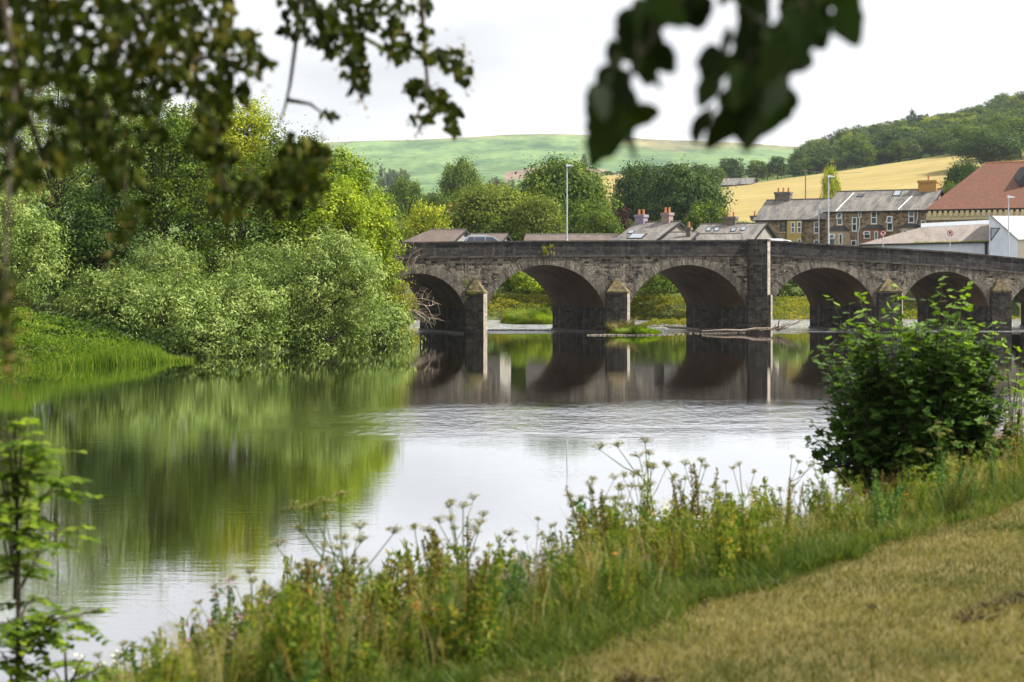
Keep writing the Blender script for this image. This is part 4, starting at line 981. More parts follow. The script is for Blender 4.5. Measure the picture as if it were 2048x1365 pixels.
def lobes_bush(r, w, h):
    out_ = [(0, 0, h*.38, w*.34, w*.34, h*.42)]
    for i in range(9):
        a = i*2*math.pi/9+r.uniform(-.2, .2); k = r.uniform(.17, .25)*w; z = r.uniform(.22, .6)*h; rr = w*.5-k*.9
        out_.append((rr*math.cos(a), rr*math.sin(a), z, k, k, r.uniform(.24, .36)*h))
    for i in range(9): out_.append((r.uniform(-.34, .34)*w, r.uniform(-.25, .2)*w, r.uniform(.50, .86)*h, w*r.uniform(.07, .13), w*.11, h*r.uniform(.12, .22)))
    for i in range(8):
        a = i*math.pi/4+.3; out_.append((w*.38*math.cos(a), w*.38*math.sin(a), h*.12, w*.15, w*.15, h*.16))
    return out_

# ---- left bank, near trees and bushes

tree('willow_bush', 'broad pale willow bush over the water left of the rounder willow', 'bush', 330, 99.5, 300, 520, 'willow', 11, 1875, 26, .25, .38, lobes=lobes_bush, bz=-.1, wid=.32, updir=.1, zmin=.1)
tree('willow_bush', 'pale willow bush leaning over the reeds, second from the left', 'bush', 215, 100, 190, 545, 'willow', 12, 875, 26, .25, .36, lobes=lobes_bush, bz=.2, wid=.32, updir=.1, zmin=.1)
tree('willow_bush', 'pale willow bush dipping into the river in the middle of the row', 'bush', 455, 100, 225, 545, 'willow', 13, 1250, 26, .25, .36, lobes=lobes_bush, bz=-.2, wid=.32, updir=.1, zmin=.1)
tree('willow_bush', 'large round willow bush standing highest over the river', 'bush', 635, 106.5, 265, 462, 'willow', 14, 1875, 26, .25, .38, lobes=lobes_bush, bz=-.2, wid=.32, updir=.1, zmin=.1)
tree('willow_bush', 'low willow bush at the right tip of the left bank beside the arch', 'bush', 745, 111.5, 145, 585, 'willow', 15, 875, 26, .25, .34, lobes=lobes_bush, bz=-.2, wid=.32, updir=.1, zmin=.1)
tree('willow_bush', 'small willow bush touching the water at the right end of the reeds', 'bush', 392, 96.5, 140, 610, 'willow', 35, 600, 28, .22, .34, lobes=lobes_bush, bz=-.2, wid=.32, updir=.1, zmin=.05)
tree('willow_bush', 'tall narrow willow bush behind the middle of the willow row', 'bush', 520, 108, 180, 480, 'willow', 16, 1000, 26, .25, .38, lobes=lobes_bush, bz=.3, wid=.34, updir=.1)
tree('willow_bush', 'slim willow rising behind the broad pale bush', 'bush', 330, 108, 150, 440, 'willow', 17, 700, 30, .18, .4, lobes=lobes_bush, bz=1, wid=.34, updir=.1)
tree('willow_tree', 'pale leaved willow tree cut by the left edge of the photo', 'tree', 0, 97, 250, 380, 'willow', 18, 1300, 30, .22, .4, basef=-.05, wid=.35)
tree('willow_tree', 'tall grey green willow tree at the far left behind the hanging leaves', 'tree', 110, 118, 330, 105, 'willow', 19, 2000, 30, .21, .5, basef=.25, wid=.38, n=10)
tree('riverside_tree', 'bright green tree left of centre among the bank trees', 'tree', 330, 122, 260, 205, 'mid', 20, 1600, 30, .22, .45, n=9)
tree('riverside_tree', 'tall yellow green tree with the highest sunlit top on the bank', 'tree', 455, 128, 220, 195, 'yellowg', 21, 1500, 28, .24, .5, n=9)
tree('riverside_tree', 'green tree with a pointed top left of the bright yellow green one', 'tree', 590, 124, 200, 262, 'mid', 22, 1300, 28, .22, .45, n=8)
tree('riverside_tree', 'bright yellow green tree nearest to the bridge', 'tree', 672, 126, 190, 302, 'bright', 23, 1500, 30, .23, .45, n=9, basef=.12)
tree('riverside_tree', 'low bright green tree tucked against the bridge end', 'tree', 742, 121, 116, 400, 'bright', 24, 800, 28, .2, .36, basef=.05)
tree('riverside_tree', 'dark green tree in the shade behind the willow bushes', 'tree', 195, 112, 190, 370, 'darkg', 25, 900, 28, .22, .45, basef=.05)
tree('riverside_tree', 'dark tree filling the gap above the tall narrow willow', 'tree', 480, 116, 240, 340, 'mid', 26, 1100, 28, .22, .45, basef=.05)
tree('riverside_tree', 'deep green tree standing behind the round willow bush', 'tree', 640, 118, 220, 350, 'bright', 27, 1100, 28, .22, .42, basef=.05)
tree('riverside_tree', 'dark tree at far left behind the herb covered bank', 'tree', 60, 110, 220, 430, 'darkg', 28, 800, 28, .22, .45, basef=.02)
tree('riverside_tree', 'tall tree behind the far left willow reaching up into the hanging leaves', 'tree', 240, 136, 300, 150, 'mid', 29, 1300, 26, .26, .55, basef=.1, n=9)
tree('riverside_tree', 'dark background tree behind the left bank row', 'tree', -120, 125, 320, 200, 'mid', 30, 900, 26, .26, .55, basef=.1)
tree('hawthorn_bush', 'reddish green thorn bush by the dead branches', 'bush', 790, 122, 70, 545, 'goldshrub', 31, 260, 26, .17, .28, lobes=lobes_bush)
# dead bush with bare pale branches
def dead_bush():
    t = thing('dead_bush', 'bare dead bush with pale twisting branches in front of the left arch', 'bush', (-9.0, 125, 2.2)); r = np.random.default_rng(5); acc = Acc()
    def grow(p, d, L, rad, lev):
        pts = [p]; q = np.array(p); d = np.array(d)
        for i in range(5):
            d = d+r.normal(size=3)*.22; d[2] += .03 if lev < 2 else -.03; d /= np.linalg.norm(d); q = q+d*L/5; pts.append(q.copy())
        acc.tube(pts, np.linspace(rad, rad*.45, 6), 5)
        if lev < 3:
            for _ in range(4):
                k = r.integers(2, 6); nd = d+r.normal(size=3)*.55; grow(pts[k], nd/np.linalg.norm(nd), L*.62, rad*.5, lev+1)
    for (dx, dz, px, L) in ((.2, 1, 0, 4.2), (.05, 1, .6, 3.8), (-.25, 1, -1.2, 4.0), (.35, 1, 1.0, 3.0), (-.1, 1, -.8, 4.4), (.6, .8, .2, 3.6), (.9, .15, .4, 3.4), (1, -.1, .4, 3.2), (.8, .4, .3, 3.2), (.95, -.35, .5, 2.6)):
        grow(np.array((px, 0, .3)), (dx, -.1, dz), L*(.95 if dz > .5 else .68), .06, 1)
    link('branches', acc.mesh('branches', M['bark_dead']), t)
dead_bush()
# small plants rooted in the bridge
def spray(name, label, px, py, Yo, wpx, hpx, mat, seed, cat='plant'):
    q = P(px, py, Yo); t = thing(name, label, cat, q); r = np.random.default_rng(seed); acc = Acc(); st = Acc(); w = wpx/F*Yo; h_ = hpx/F*Yo
    for i in range(9):
        e = np.array((r.uniform(-.5, .5)*w, r.uniform(-.5, -.1), r.uniform(-.6, .6)*h_)); st.tube([(0, .1, 0), e*.5+np.array((0, 0, .1)), e], [.02, .012, .005], 4)
        C = np.array([e*k for k in r.uniform(.35, 1.05, 26)])+r.normal(size=(26, 3))*.06*w; leaves(acc, C, .13, r, r.uniform(.2, 1, 26), .4)
    link('stems', st.mesh('stems', M['bark']), t); link('leaves', acc.mesh('leaves', M[mat]), t)
spray('wall_plant', 'small yellow green plant growing from the parapet above the second arch', 1095, 500, 133.8, 28, 18, 'yellowg', 1)
spray('wall_plant', 'straggly green plant hanging on the pier left of the second arch', 938, 578, 130.5, 34, 46, 'mid', 2)

# ---- shared far trees
VAR = {}
def variant(key, mat, kind, seed, nclump=200, per=16, leaf=.075):
    r = np.random.default_rng(seed)
    if kind == 'round': lb = lobes_round(r, 1, 1, 8, .12 if nclump > 1000 else -.04)
    elif kind == 'pine': lb = [(0, 0, .72, .30, .30, .16), (.15, 0, .55, .26, .24, .10), (-.18, .05, .6, .22, .2, .1), (0, 0, .9, .16, .16, .1), (.05, .1, .4, .3, .3, .08)]
    elif kind == 'cone': lb = [(0, 0, .18, .46, .46, .2), (0, 0, .38, .36, .36, .2), (0, 0, .6, .25, .25, .2), (0, 0, .82, .13, .13, .18)]
    else: lb = [(0, 0, .45, .4, .4, .42), (.2, 0, .3, .3, .3, .28), (-.22, .1, .32, .28, .28, .3), (.05, -.2, .6, .25, .25, .3)]
    VAR[key] = (crown_mesh('crown', M[mat], lb, nclump, per, leaf, .07, seed, zmin=0), trunk_mesh('trunk', .6, .03, lb, seed))
def far_tree(name, label, key, px, Y, wpx, top, group=None, cat='tree', dz=0, hmin=None):
    x = (px-1024)/F*Y; zg = gz(x, Y)+dz; w = wpx/F*Y; h = H-(top-550)/F*Y-zg
    if hmin: h = max(h, hmin)
    t = thing(name, label, cat, (x, Y, zg), group); t.scale = (w, w, h); t.rotation_euler = (0, 0, random.uniform(0, 6.28))
    cm, tm = VAR[key]; link('crown', cm, t); link('trunk', tm, t); return t
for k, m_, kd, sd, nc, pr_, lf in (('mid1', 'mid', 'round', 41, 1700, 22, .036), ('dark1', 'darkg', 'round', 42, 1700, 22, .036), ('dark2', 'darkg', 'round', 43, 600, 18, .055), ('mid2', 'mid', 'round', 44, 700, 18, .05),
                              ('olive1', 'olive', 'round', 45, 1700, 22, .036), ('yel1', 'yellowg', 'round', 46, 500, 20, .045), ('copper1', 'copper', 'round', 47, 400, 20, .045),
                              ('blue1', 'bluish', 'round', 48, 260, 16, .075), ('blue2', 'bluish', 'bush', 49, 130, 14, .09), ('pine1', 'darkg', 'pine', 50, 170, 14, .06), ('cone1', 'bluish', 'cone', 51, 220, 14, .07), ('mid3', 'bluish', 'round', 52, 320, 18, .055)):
    variant(k, m_, kd, sd, nc, pr_, lf)
FT = [('mid1', 1122, 262, 178, 327, 'big round green tree behind the tall street lamp'),
      ('olive1', 985, 232, 180, 372, 'wide olive green tree between the car and the tall lamp'),
      ('olive1', 1070, 225, 110, 395, 'lower olive tree just left of the tall street lamp'),
      ('yel1', 855, 222, 100, 403, 'yellow green tree above the bungalow roof'),
      ('mid1', 920, 420, 84, 327, 'lone round dark tree with the distant hill behind it'),
      ('mid2', 880, 380, 60, 385, 'tree directly below the lone round tree'),
      ('mid1', 812, 400, 74, 362, 'dark round tree left of the lone round tree'),
      ('mid2', 760, 330, 90, 385, 'mid green tree just right of the bank trees'),
      ('mid2', 850, 390, 60, 392, 'small dark tree between two round ones'),
      ('dark1', 1282, 330, 110, 331, 'left one of the two big dark trees under the hanging leaf tips'),
      ('dark1', 1366, 318, 160, 333, 'right and larger one of the two big dark trees'),
      ('mid2', 1415, 262, 96, 404, 'lower soft green tree above the rooflight house'),
      ('copper1', 1240, 240, 62, 417, 'dark copper beech right of the big round tree'),
      ('mid1', 1200, 236, 84, 424, 'low green tree at the foot of the copper beech'),
      ('mid2', 1182, 250, 100, 400, 'green tree between the tall lamp and the copper beech'),
      ('mid2', 1000, 226, 110, 428, 'low green tree behind the grey car'),
      ('yel1', 1660, 300, 44, 326, 'slender yellow green tree in the hay field behind the lamp'),
      ('yel1', 1665, 290, 60, 388, 'low bright bush at the foot of the slender field tree'),
      ('dark1', 1928, 380, 78, 325, 'round dark green tree left of the red roof'),
      ('mid2', 1905, 330, 60, 368, 'pale green bush below the round dark tree by the red roof'),
      ('dark1', 1975, 600, 130, 262, 'large dark tree behind the red roof ridge'),
      ('mid1', 2040, 640, 120, 240, 'large tree at the right edge above the red roof'),
      ('mid1', 1935, 690, 90, 280, 'tree at the top right corner of the hay field'),
      ('dark2', 1463, 720, 56, 316, 'dark round tree above the farm barn'),
      ('mid2', 1515, 710, 44, 320, 'round tree right of the farm barn'),
      ('dark2', 1555, 705, 38, 313, 'upright dark tree second right of the farm barn'),
      ('mid2', 1435, 700, 32, 335, 'small round tree left of the farm barn'),
      ('yel1', 1535, 716, 30, 330, 'pale bushy tree between two dark ones by the barn')]
for k, px, Y, w_, tp, lb in FT:
    far_tree('field_tree', lb, k, px, Y, w_, tp)
ORD = 'first second third fourth fifth sixth seventh eighth ninth tenth eleventh twelfth thirteenth fourteenth fifteenth sixteenth seventeenth eighteenth'.split()
# hedge row along the upper edge of the hay field
r = np.random.default_rng(77)
for i, px in enumerate(np.arange(1588, 1925, 21)):
    tp = np.interp(px, [1580, 1650, 1760, 1850, 1930], [325, 318, 298, 280, 262])+r.uniform(-12, 8)
    far_tree('hedgerow_tree', ORD[i]+' tree from the left in the row along the top of the hay field', ['dark2', 'mid2', 'mid3'][i % 3], px+r.uniform(-5, 5), 712+r.uniform(-4, 10), r.uniform(36, 58), tp, 'trees along the top of the hay field')
# wood on the right hill
n_ = 0
for row, Y in enumerate(np.linspace(735, 1010, 11)):
    for px in np.arange(1600+row*4, 2110, 23):
        px2 = px+r.uniform(-8, 8); Y2 = Y+r.uniform(-10, 10); x = (px2-1024)/F*Y2
        h = r.uniform(8, 13); zg = gz(x, Y2); k = r.choice(['dark2', 'mid2', 'mid3', 'mid3', 'blue1', 'mid2', 'yel1'], p=[.16, .2, .2, .14, .14, .10, .06])
        hp = h*F/Y2; el = 550-(zg-H)*F/Y2
        far_tree('woodland_tree', 'broadleaf tree in the wood covering the right hill', str(k), px2, Y2, r.uniform(38, 60), el-hp, 'trees of the wood on the right hill'); n_ += 1
far_tree('scots_pine', 'open crowned pine standing out above the wood on the skyline', 'pine1', 1822, 985, 32, 218)
far_tree('conifer', 'dark conifer at the left end of the skyline wood', 'cone1', 1617, 760, 26, 290)
far_tree('conifer', 'second dark conifer right of the first on the skyline', 'pine1', 1645, 770, 24, 283)
far_tree('conifer', 'third conifer on the skyline left of the wood', 'pine1', 1665, 770, 26, 275)
# distant trees at the foot of the moor
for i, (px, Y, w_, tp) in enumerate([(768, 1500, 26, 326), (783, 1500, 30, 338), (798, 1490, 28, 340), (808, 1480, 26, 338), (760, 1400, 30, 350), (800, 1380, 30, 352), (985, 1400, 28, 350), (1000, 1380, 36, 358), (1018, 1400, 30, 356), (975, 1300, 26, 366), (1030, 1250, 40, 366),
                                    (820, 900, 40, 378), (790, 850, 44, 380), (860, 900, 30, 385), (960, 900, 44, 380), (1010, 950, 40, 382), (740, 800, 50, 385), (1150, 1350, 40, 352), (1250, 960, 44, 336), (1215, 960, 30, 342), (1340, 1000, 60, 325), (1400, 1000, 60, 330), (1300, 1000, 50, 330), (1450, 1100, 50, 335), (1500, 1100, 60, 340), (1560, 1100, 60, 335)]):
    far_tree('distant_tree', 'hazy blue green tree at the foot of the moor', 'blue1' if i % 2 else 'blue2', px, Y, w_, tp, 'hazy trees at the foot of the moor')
far_tree('distant_tree', 'solitary small tree on the open moor slope above the round tree', 'blue1', 1168, 2200, 14, 308)
# hedges between town and field
for i, px in enumerate(np.arange(700, 1500, 34)):
    far_tree('hedgerow_tree', 'low tree in the belt behind the riverside houses', ['mid2', 'dark2', 'olive1'][i % 3], px+r.uniform(-8, 8), 300+r.uniform(-20, 20), r.uniform(50, 70), r.uniform(436, 448), 'low trees behind the riverside houses')

# ---- shrubs and grass on the far bank seen through the arches
for i, (px, Y, w_, tp, k) in enumerate([(1012, 196, 110, 535, 'mid'), (1065, 192, 90, 548, 'bright'), (1290, 190, 90, 532, 'mid'), (1345, 194, 80, 545, 'bright'), (1575, 192, 90, 545, 'willow'), (960, 192, 90, 550, 'willow'), (1620, 196, 80, 548, 'mid'), (890, 190, 80, 560, 'mid'), (1250, 194, 60, 560, 'bright'), (1180, 196, 100, 545, 'mid'), (1450, 196, 120, 545, 'mid'), (1700, 196, 100, 548, 'bright'), (1810, 196, 120, 548, 'mid'), (1930, 196, 120, 550, 'mid')]):
    lab = ['rounded willow shrub seen through the second arch', 'bright shrub at the right of the second arch opening', 'dark leafy shrub seen through the third arch', 'light green shrub at the right of the third arch opening', 'pale willow shrub framed by the fourth arch', 'pale shrub at the left of the second arch opening', 'green shrub at the right of the fourth arch opening',
           'shrub behind the left arch', 'shrub behind the pier of the third arch', 'shrub behind the pier left of the third arch', 'shrub hidden behind the fourth pier', 'shrub behind the sycamore and fourth arch', 'shrub behind the fifth arch', 'shrub behind the last pier'][i]
    if i in (7, 8, 9, 10, 11, 12, 13): continue
    tree('riverside_shrub', lab, 'shrub', px, Y, w_*1.15, tp-8, k, 60+i, 600, 26, .26, .34, lobes=lobes_bush, wid=.4)
def mound(name, label, cat, cx, cy_, rx, ry, h, mat, seed, n=9000, leaf=.16, kind=None, z0=0):
    r = np.random.default_rng(seed); acc = Acc(); a = r.uniform(0, 6.28, n); q = np.sqrt(r.uniform(0, 1, n)); x = cx+rx*q*np.cos(a); y = cy_+ry*q*np.sin(a)
    lump = .55+.45*vnoise(x, y, 1.5, seed)
    z = np.maximum(ground_z(x, y), z0)+h*np.sqrt(np.clip(1-q**2.4, 0, 1))*lump*r.uniform(.35, 1.0, n)**.5
    tn = np.clip(.45+.35*vnoise(x, y, .8, seed+1)+r.normal(size=n)*.25, 0, 1)
    leaves(acc, np.stack([x, y, z], 1), leaf, r, tn, .4, .1)
    o = link(name, acc.mesh(name, M[mat]), None); return tag(o, label, cat, kind=kind)
mound('yellow_herbs', 'band of yellow green willowherb along the far bank seen through the arches', 'plants', 14, 179.5, 40, 6.0, 1.45, 'goldshrub', 5, 60000, .24, 'stuff')
mound('grass_islet', 'bright green grassy islet inside the second arch opening', 'grass', 1.9, 163, 3.0, 5, 1.5, 'goldshrub', 6, 12000, .18, 'stuff', 0)
mound('yellow_weeds', 'yellowish weeds beside the pier at the left of the third arch', 'plants', 14.5, 152, 3.4, 2, 1.2, 'goldshrub', 8, 6000, .15, 'stuff', 0)
def islet_blades(name, label, cx, cy_, rx, ry, h, n, seed, mat='reed'):
    r = np.random.default_rng(seed); a = r.uniform(0, 6.28, n); q = np.sqrt(r.uniform(0, 1, n)); x = cx+rx*q*np.cos(a); y = cy_+ry*q*np.sin(a); z = np.maximum(ground_z(x, y), 0)
    o = blades(n, x, y, z, h*np.sqrt(1.05-q**2)*(.7+.3*vnoise(x, y, 2.5, seed))*r.uniform(.5, 1.15, n), .05, mat, name, seed, .45, np.clip(.5+.3*vnoise(x, y, 1.6, seed)+r.normal(size=n)*.22, 0, 1)); tag(o, label, 'grass', kind='stuff')
def pebbles():
    r = np.random.default_rng(8); acc = Acc()
    for (cx, cy_, rx, ry, n) in ((9.3, 130.2, 3.6, .9, 330), (1.0, 141, 5, 1.0, 300), (15.5, 132.3, 3, .5, 70)):
        for _ in range(n):
            a = r.uniform(0, 6.28); q = math.sqrt(r.uniform()); x = cx+rx*q*math.cos(a); y = cy_+ry*q*math.sin(a)+(x-9)*.19*(cy_ < 140); s = r.uniform(.04, .12)
            acc.tube([(x-s, y, .0), (x-s*.6, y, s*.2), (x+s*.5, y, s*.25), (x+s, y, 0)], [s*.1, s*.55, s*.5, s*.1], 6)
    tag(link('pebbles', acc.mesh('pebbles', M['pebble']), None), 'pale river pebbles and stones at the foot of the bridge', 'pebbles', kind='stuff')
pebbles()
def driftwood():
    a = P(1368, 661, 139); t = thing('driftwood', 'pale driftwood branches caught against the middle pier', 'driftwood', P(1540, 664, 133.5)); r = np.random.default_rng(9); acc = Acc()
    acc.tube([(-5.2, .9, .02), (-3.4, .35, .12), (-2.2, .15, .06), (-1.2, -.2, .22), (.5, -.5, .3)], [.05, .09, .12, .12, .07], 7)
    for i in range(12):
        p0 = np.array((r.uniform(-1.2, .8), -.4, .15)); d = np.array((r.uniform(-.5, 1.2), r.uniform(-.5, .2), r.uniform(.05, .5))); L = r.uniform(1.0, 2.6)
        pts = [p0+d*L*k/3+r.normal(size=3)*.07 for k in range(4)]; acc.tube(pts, [.06, .045, .03, .012], 5)
        if i % 2: acc.tube([pts[2], pts[2]+np.array((r.uniform(.1, .5), 0, r.uniform(.2, .5)))], [.03, .01], 4)
    link('branches', acc.mesh('branches', M['bark_dead']), t)
    x, y, _ = P(1350, 660, 141); l2 = Acc(); l2.tube([(x-1.0, y, .4), (x-.4, y+.1, .22), (x+.6, y, .2), (x+1.9, y-.3, .08)], [.03, .07, .09, .07], 6)
    tag(link('driftwood', l2.mesh('driftwood', M['bark_dead']), None), 'dark log stranded at the foot of the third arch', 'driftwood')
driftwood()

# ---- left bank herbs and reeds
def blades(n, xs, ys, zs, h, w, mat, name, seed, lean=.25, tone=None, segs=2):
    r = np.random.default_rng(seed); a = r.uniform(0, 6.28, n); s = np.stack([np.cos(a), np.sin(a), np.zeros(n)], 1)
    b = r.uniform(0, 6.28, n); ln = (h*lean*r.uniform(.2, 1.5, n))[:, None]; d = np.stack([np.cos(b), np.sin(b), np.zeros(n)], 1)
    B = np.stack([xs, ys, zs], 1); hh = h[:, None]*np.array([0, 0, 1.])
    M1 = B+hh*.55+d*ln*.3; T = B+hh*(1-.15*lean)+d*ln; w = np.broadcast_to(w, (n,))[:, None]
    V = np.stack([B-s*w*.5, B+s*w*.5, M1+s*w*.45, M1-s*w*.45, T+s*w*.06, T-s*w*.06], 1).reshape(-1, 3)
    i = np.arange(n)[:, None]*6; Fq = np.concatenate([i+np.array([0, 1, 2, 3]), i+np.array([3, 2, 4, 5])])
    tone = r.uniform(0, 1, n) if tone is None else tone
    me = fast_mesh(name, V, Fq, M[mat], tone=np.repeat(tone, 6)); return link(name, me, None)
def left_bank():
    r = np.random.default_rng(21); n = 15000; k = r.uniform(0, 1, n)
    # along the bank line from px 340 leftwards
    line = np.array([(-17.2, 91.5), (-18.6, 89.3), (-22, 84.8), (-25.5, 82.2), (-31, 75.5), (-38, 68)]); L = np.cumsum([0]+[math.dist(line[i], line[i+1]) for i in range(5)]); q = k*L[-1]
    x = np.interp(q, L, line[:, 0]); y = np.interp(q, L, line[:, 1]); o = r.uniform(-.5, 3.0, n); nx, ny = -.72, .69; x = x+nx*o; y = y+ny*o
    z = np.maximum(ground_z(x, y), -.1); px = 1024+F*x/y
    h = np.interp(px, [-100, 90, 140, 220, 300, 345], [.4, .4, .7, 1.05, .9, .4])*r.uniform(.35, 1.15, n)*(1+.2*vnoise(x, y, 1.9, 77))
    o_ = blades(n, x, y, z, h, .035, 'reed', 'reeds', 22, .3, np.clip(.40+.25*vnoise(x, y, 1.5, 9)+r.normal(size=n)*.28, 0, 1)); tag(o_, 'tall bright green reeds at the water edge of the left bank', 'reeds', kind='stuff')
    acc = Acc(); n = 60000; k = r.uniform(0, 1, n); q = k*L[-1]; x = np.interp(q, L, line[:, 0]); y = np.interp(q, L, line[:, 1]); o = r.uniform(.6, 9, n); x = x+nx*o; y = y+ny*o
    px = 1024+F*x/y; hh = np.interp(px, [-100, 0, 60, 140, 230, 330], [1.9, 1.8, 1.7, 1.3, .8, .5])*(.75+.25*vnoise(x, y, .9, 13)); z = ground_z(x, y)+hh*r.uniform(.2, 1, n)**.5*np.clip(o/1.8, .3, 1)
    leaves(acc, np.stack([x, y, z], 1), .15, r, np.clip(.45+.3*vnoise(x, y, .7, 14)+r.normal(size=n)*.15, 0, 1), .45, .2)
    tag(link('bank_herbs', acc.mesh('bank_herbs', M['reed']), None), 'mass of bright herbs and nettles covering the left bank', 'plants', kind='stuff')
    acc = Acc(); n = 20000; x = r.uniform(-40, -8, n); y = np.interp(x, [-40, -25, -18, -13, -8], [75, 84, 92, 100, 112])+r.uniform(2, 16, n); z = ground_z(x, y)+r.uniform(0, 1.2, n)
    leaves(acc, np.stack([x, y, z], 1), .22, r, r.uniform(0, .5, n), .5, .2); tag(link('undergrowth', acc.mesh('undergrowth', M['darkg']), None), 'dark undergrowth below the trees of the left bank', 'plants', kind='stuff')
left_bank()
islet_blades('grass_islet', 'bright grass tuft at the foot of the mossy capped pier', 9.4, 131.0, 2.0, 1.3, 1.0, 4200, 7)
islet_blades('grass_tuft', 'tall pale grass standing against the mossy capped pier', 8.7, 132.2, 1.6, .6, 1.6, 1200, 9, 'dry')
islet_blades('river_grass', 'bright green grass on the islet behind the second arch', 2.0, 162.0, 3.0, 4.5, 2.0, 7000, 8)

# ------------------------------------------------------------------ near bank
NB = np.array((-.82, .57))
def nb_point(px, u):
    s = (px-1024)/F; Y = (u+4.8)/(.57-.82*s); return s*Y, Y
TOPX = [-50, 150, 230, 300, 420, 500, 600, 700, 800, 930, 1030, 1120, 1230, 1330, 1450, 1600, 1750, 1900, 2048, 2200]
TOPY = [1420, 1390, 1290, 1235, 1190, 1150, 1110, 1080, 1080, 1030, 1060, 1040, 955, 950, 960, 930, 915, 880, 800, 760]
def verge_grass():
    r = np.random.default_rng(31); n = 110000
    px = np.concatenate([r.uniform(-80, 2180, 95000), r.uniform(2180, 2500, 15000)]); u = r.uniform(0, 1, n)**1.3*4.5+.12; u = u+.22*vnoise(px*.02, px*.013, 1.0, 96); s = (px-1024)/F; Y = (u+4.8)/(.57-.82*s); x = s*Y
    z = ground_z(x, Y)
    top = np.interp(px, TOPX, TOPY)+r.uniform(30, 150, n); zt = H-(top-550)/F*Y
    h = (1+.35*vnoise(x, Y, 2.4, 44))*np.clip(zt-z, .06, np.interp(u, [-.15, .3, 1, 3], [.08, .18, .34, .55]))*r.uniform(.5, 1.1, n)
    keep = (px > 215) | (zt-z > .1)
    x, Y, z, h, px, u = x[keep], Y[keep], z[keep], h[keep], px[keep], u[keep]; n = len(x)
    tn = np.clip(.34+.25*vnoise(x, Y, 1.6, 15)+r.normal(size=n)*.22+np.interp(px, [200, 1300, 1700, 2048], [0, .05, .15, .25])*np.clip(u, 0, 1), 0, 1)
    o = blades(n, x, Y, z-.02, h, .009, 'grass', 'verge_grass', 32, .6, tn); tag(o, 'long green uncut grass along the top of the near bank', 'grass', kind='stuff')
    n = 2600; px = r.uniform(100, 2100, n); u = r.uniform(.5, 3.5, n); s = (px-1024)/F; Y = (u+4.8)/(.57-.82*s); x = s*Y; z = ground_z(x, Y)
    top = np.interp(px, TOPX, TOPY)+r.uniform(-5, 140, n); h = np.clip(H-(top-550)/F*Y-z, .25, 1.3)*r.uniform(.8, 1, n)
    k = (px > 240)
    o = blades(k.sum(), x[k], Y[k], z[k], h[k], .006, 'dry', 'dry_stalks', 33, .45, r.uniform(.1, 1, k.sum())); tag(o, 'thin straw coloured grass stalks standing through the bank weeds', 'grass', kind='stuff')
    n = 190000; Y = np.concatenate([r.uniform(6, 26, 130000), r.uniform(4, 26, 60000)]); s = np.concatenate([r.uniform(-.02, .36, 130000), r.uniform(.3, .9, 60000)]); x = s*Y; uu = NB[0]*x+NB[1]*(Y-8.4); k = (uu < .5+.22*vnoise(x, Y, 1.7, 91)) & (uu > -9); x, Y = x[k], Y[k]; n = len(x); z = ground_z(x, Y)
    o = blades(n, x, Y, z, r.uniform(.02, .055, n), .006, 'dry', 'lawn_grass', 34, 1.0, np.clip(.36+.3*vnoise(x, Y, 1.3, 16)+.25*vnoise(x*.57+Y*.82, (Y*.57-x*.82)*3, 1.2, 18)+r.normal(size=n)*.22, 0, 1)); tag(o, 'short dry mown grass of the lawn in the foreground', 'grass', kind='stuff')
    k = (vnoise(x, Y, 1.1, 92)+.5*vnoise(x, Y, 4, 93) > .45) & (r.uniform(size=n) < .5); o = blades(k.sum(), x[k], Y[k], z[k], r.uniform(.03, .075, k.sum()), .007, 'grass', 'green_lawn_tufts', 35, .8, r.uniform(.2, .75, k.sum())); tag(o, 'greener tufts scattered over the dry mown lawn', 'grass', kind='stuff')
    k = (vnoise(x, Y, 2.1, 94)+.7*vnoise(x, Y, 7, 95) > .98); k2 = np.repeat(k, 1); o = blades(k.sum(), x[k], Y[k], z[k]+.01, r.uniform(.02, .05, k.sum()), .014, 'clip', 'grass_clippings', 36, 1.6, r.uniform(0, 1, k.sum())); tag(o, 'dark clumps of old mowings lying on the lawn', 'grass', kind='stuff')
verge_grass()

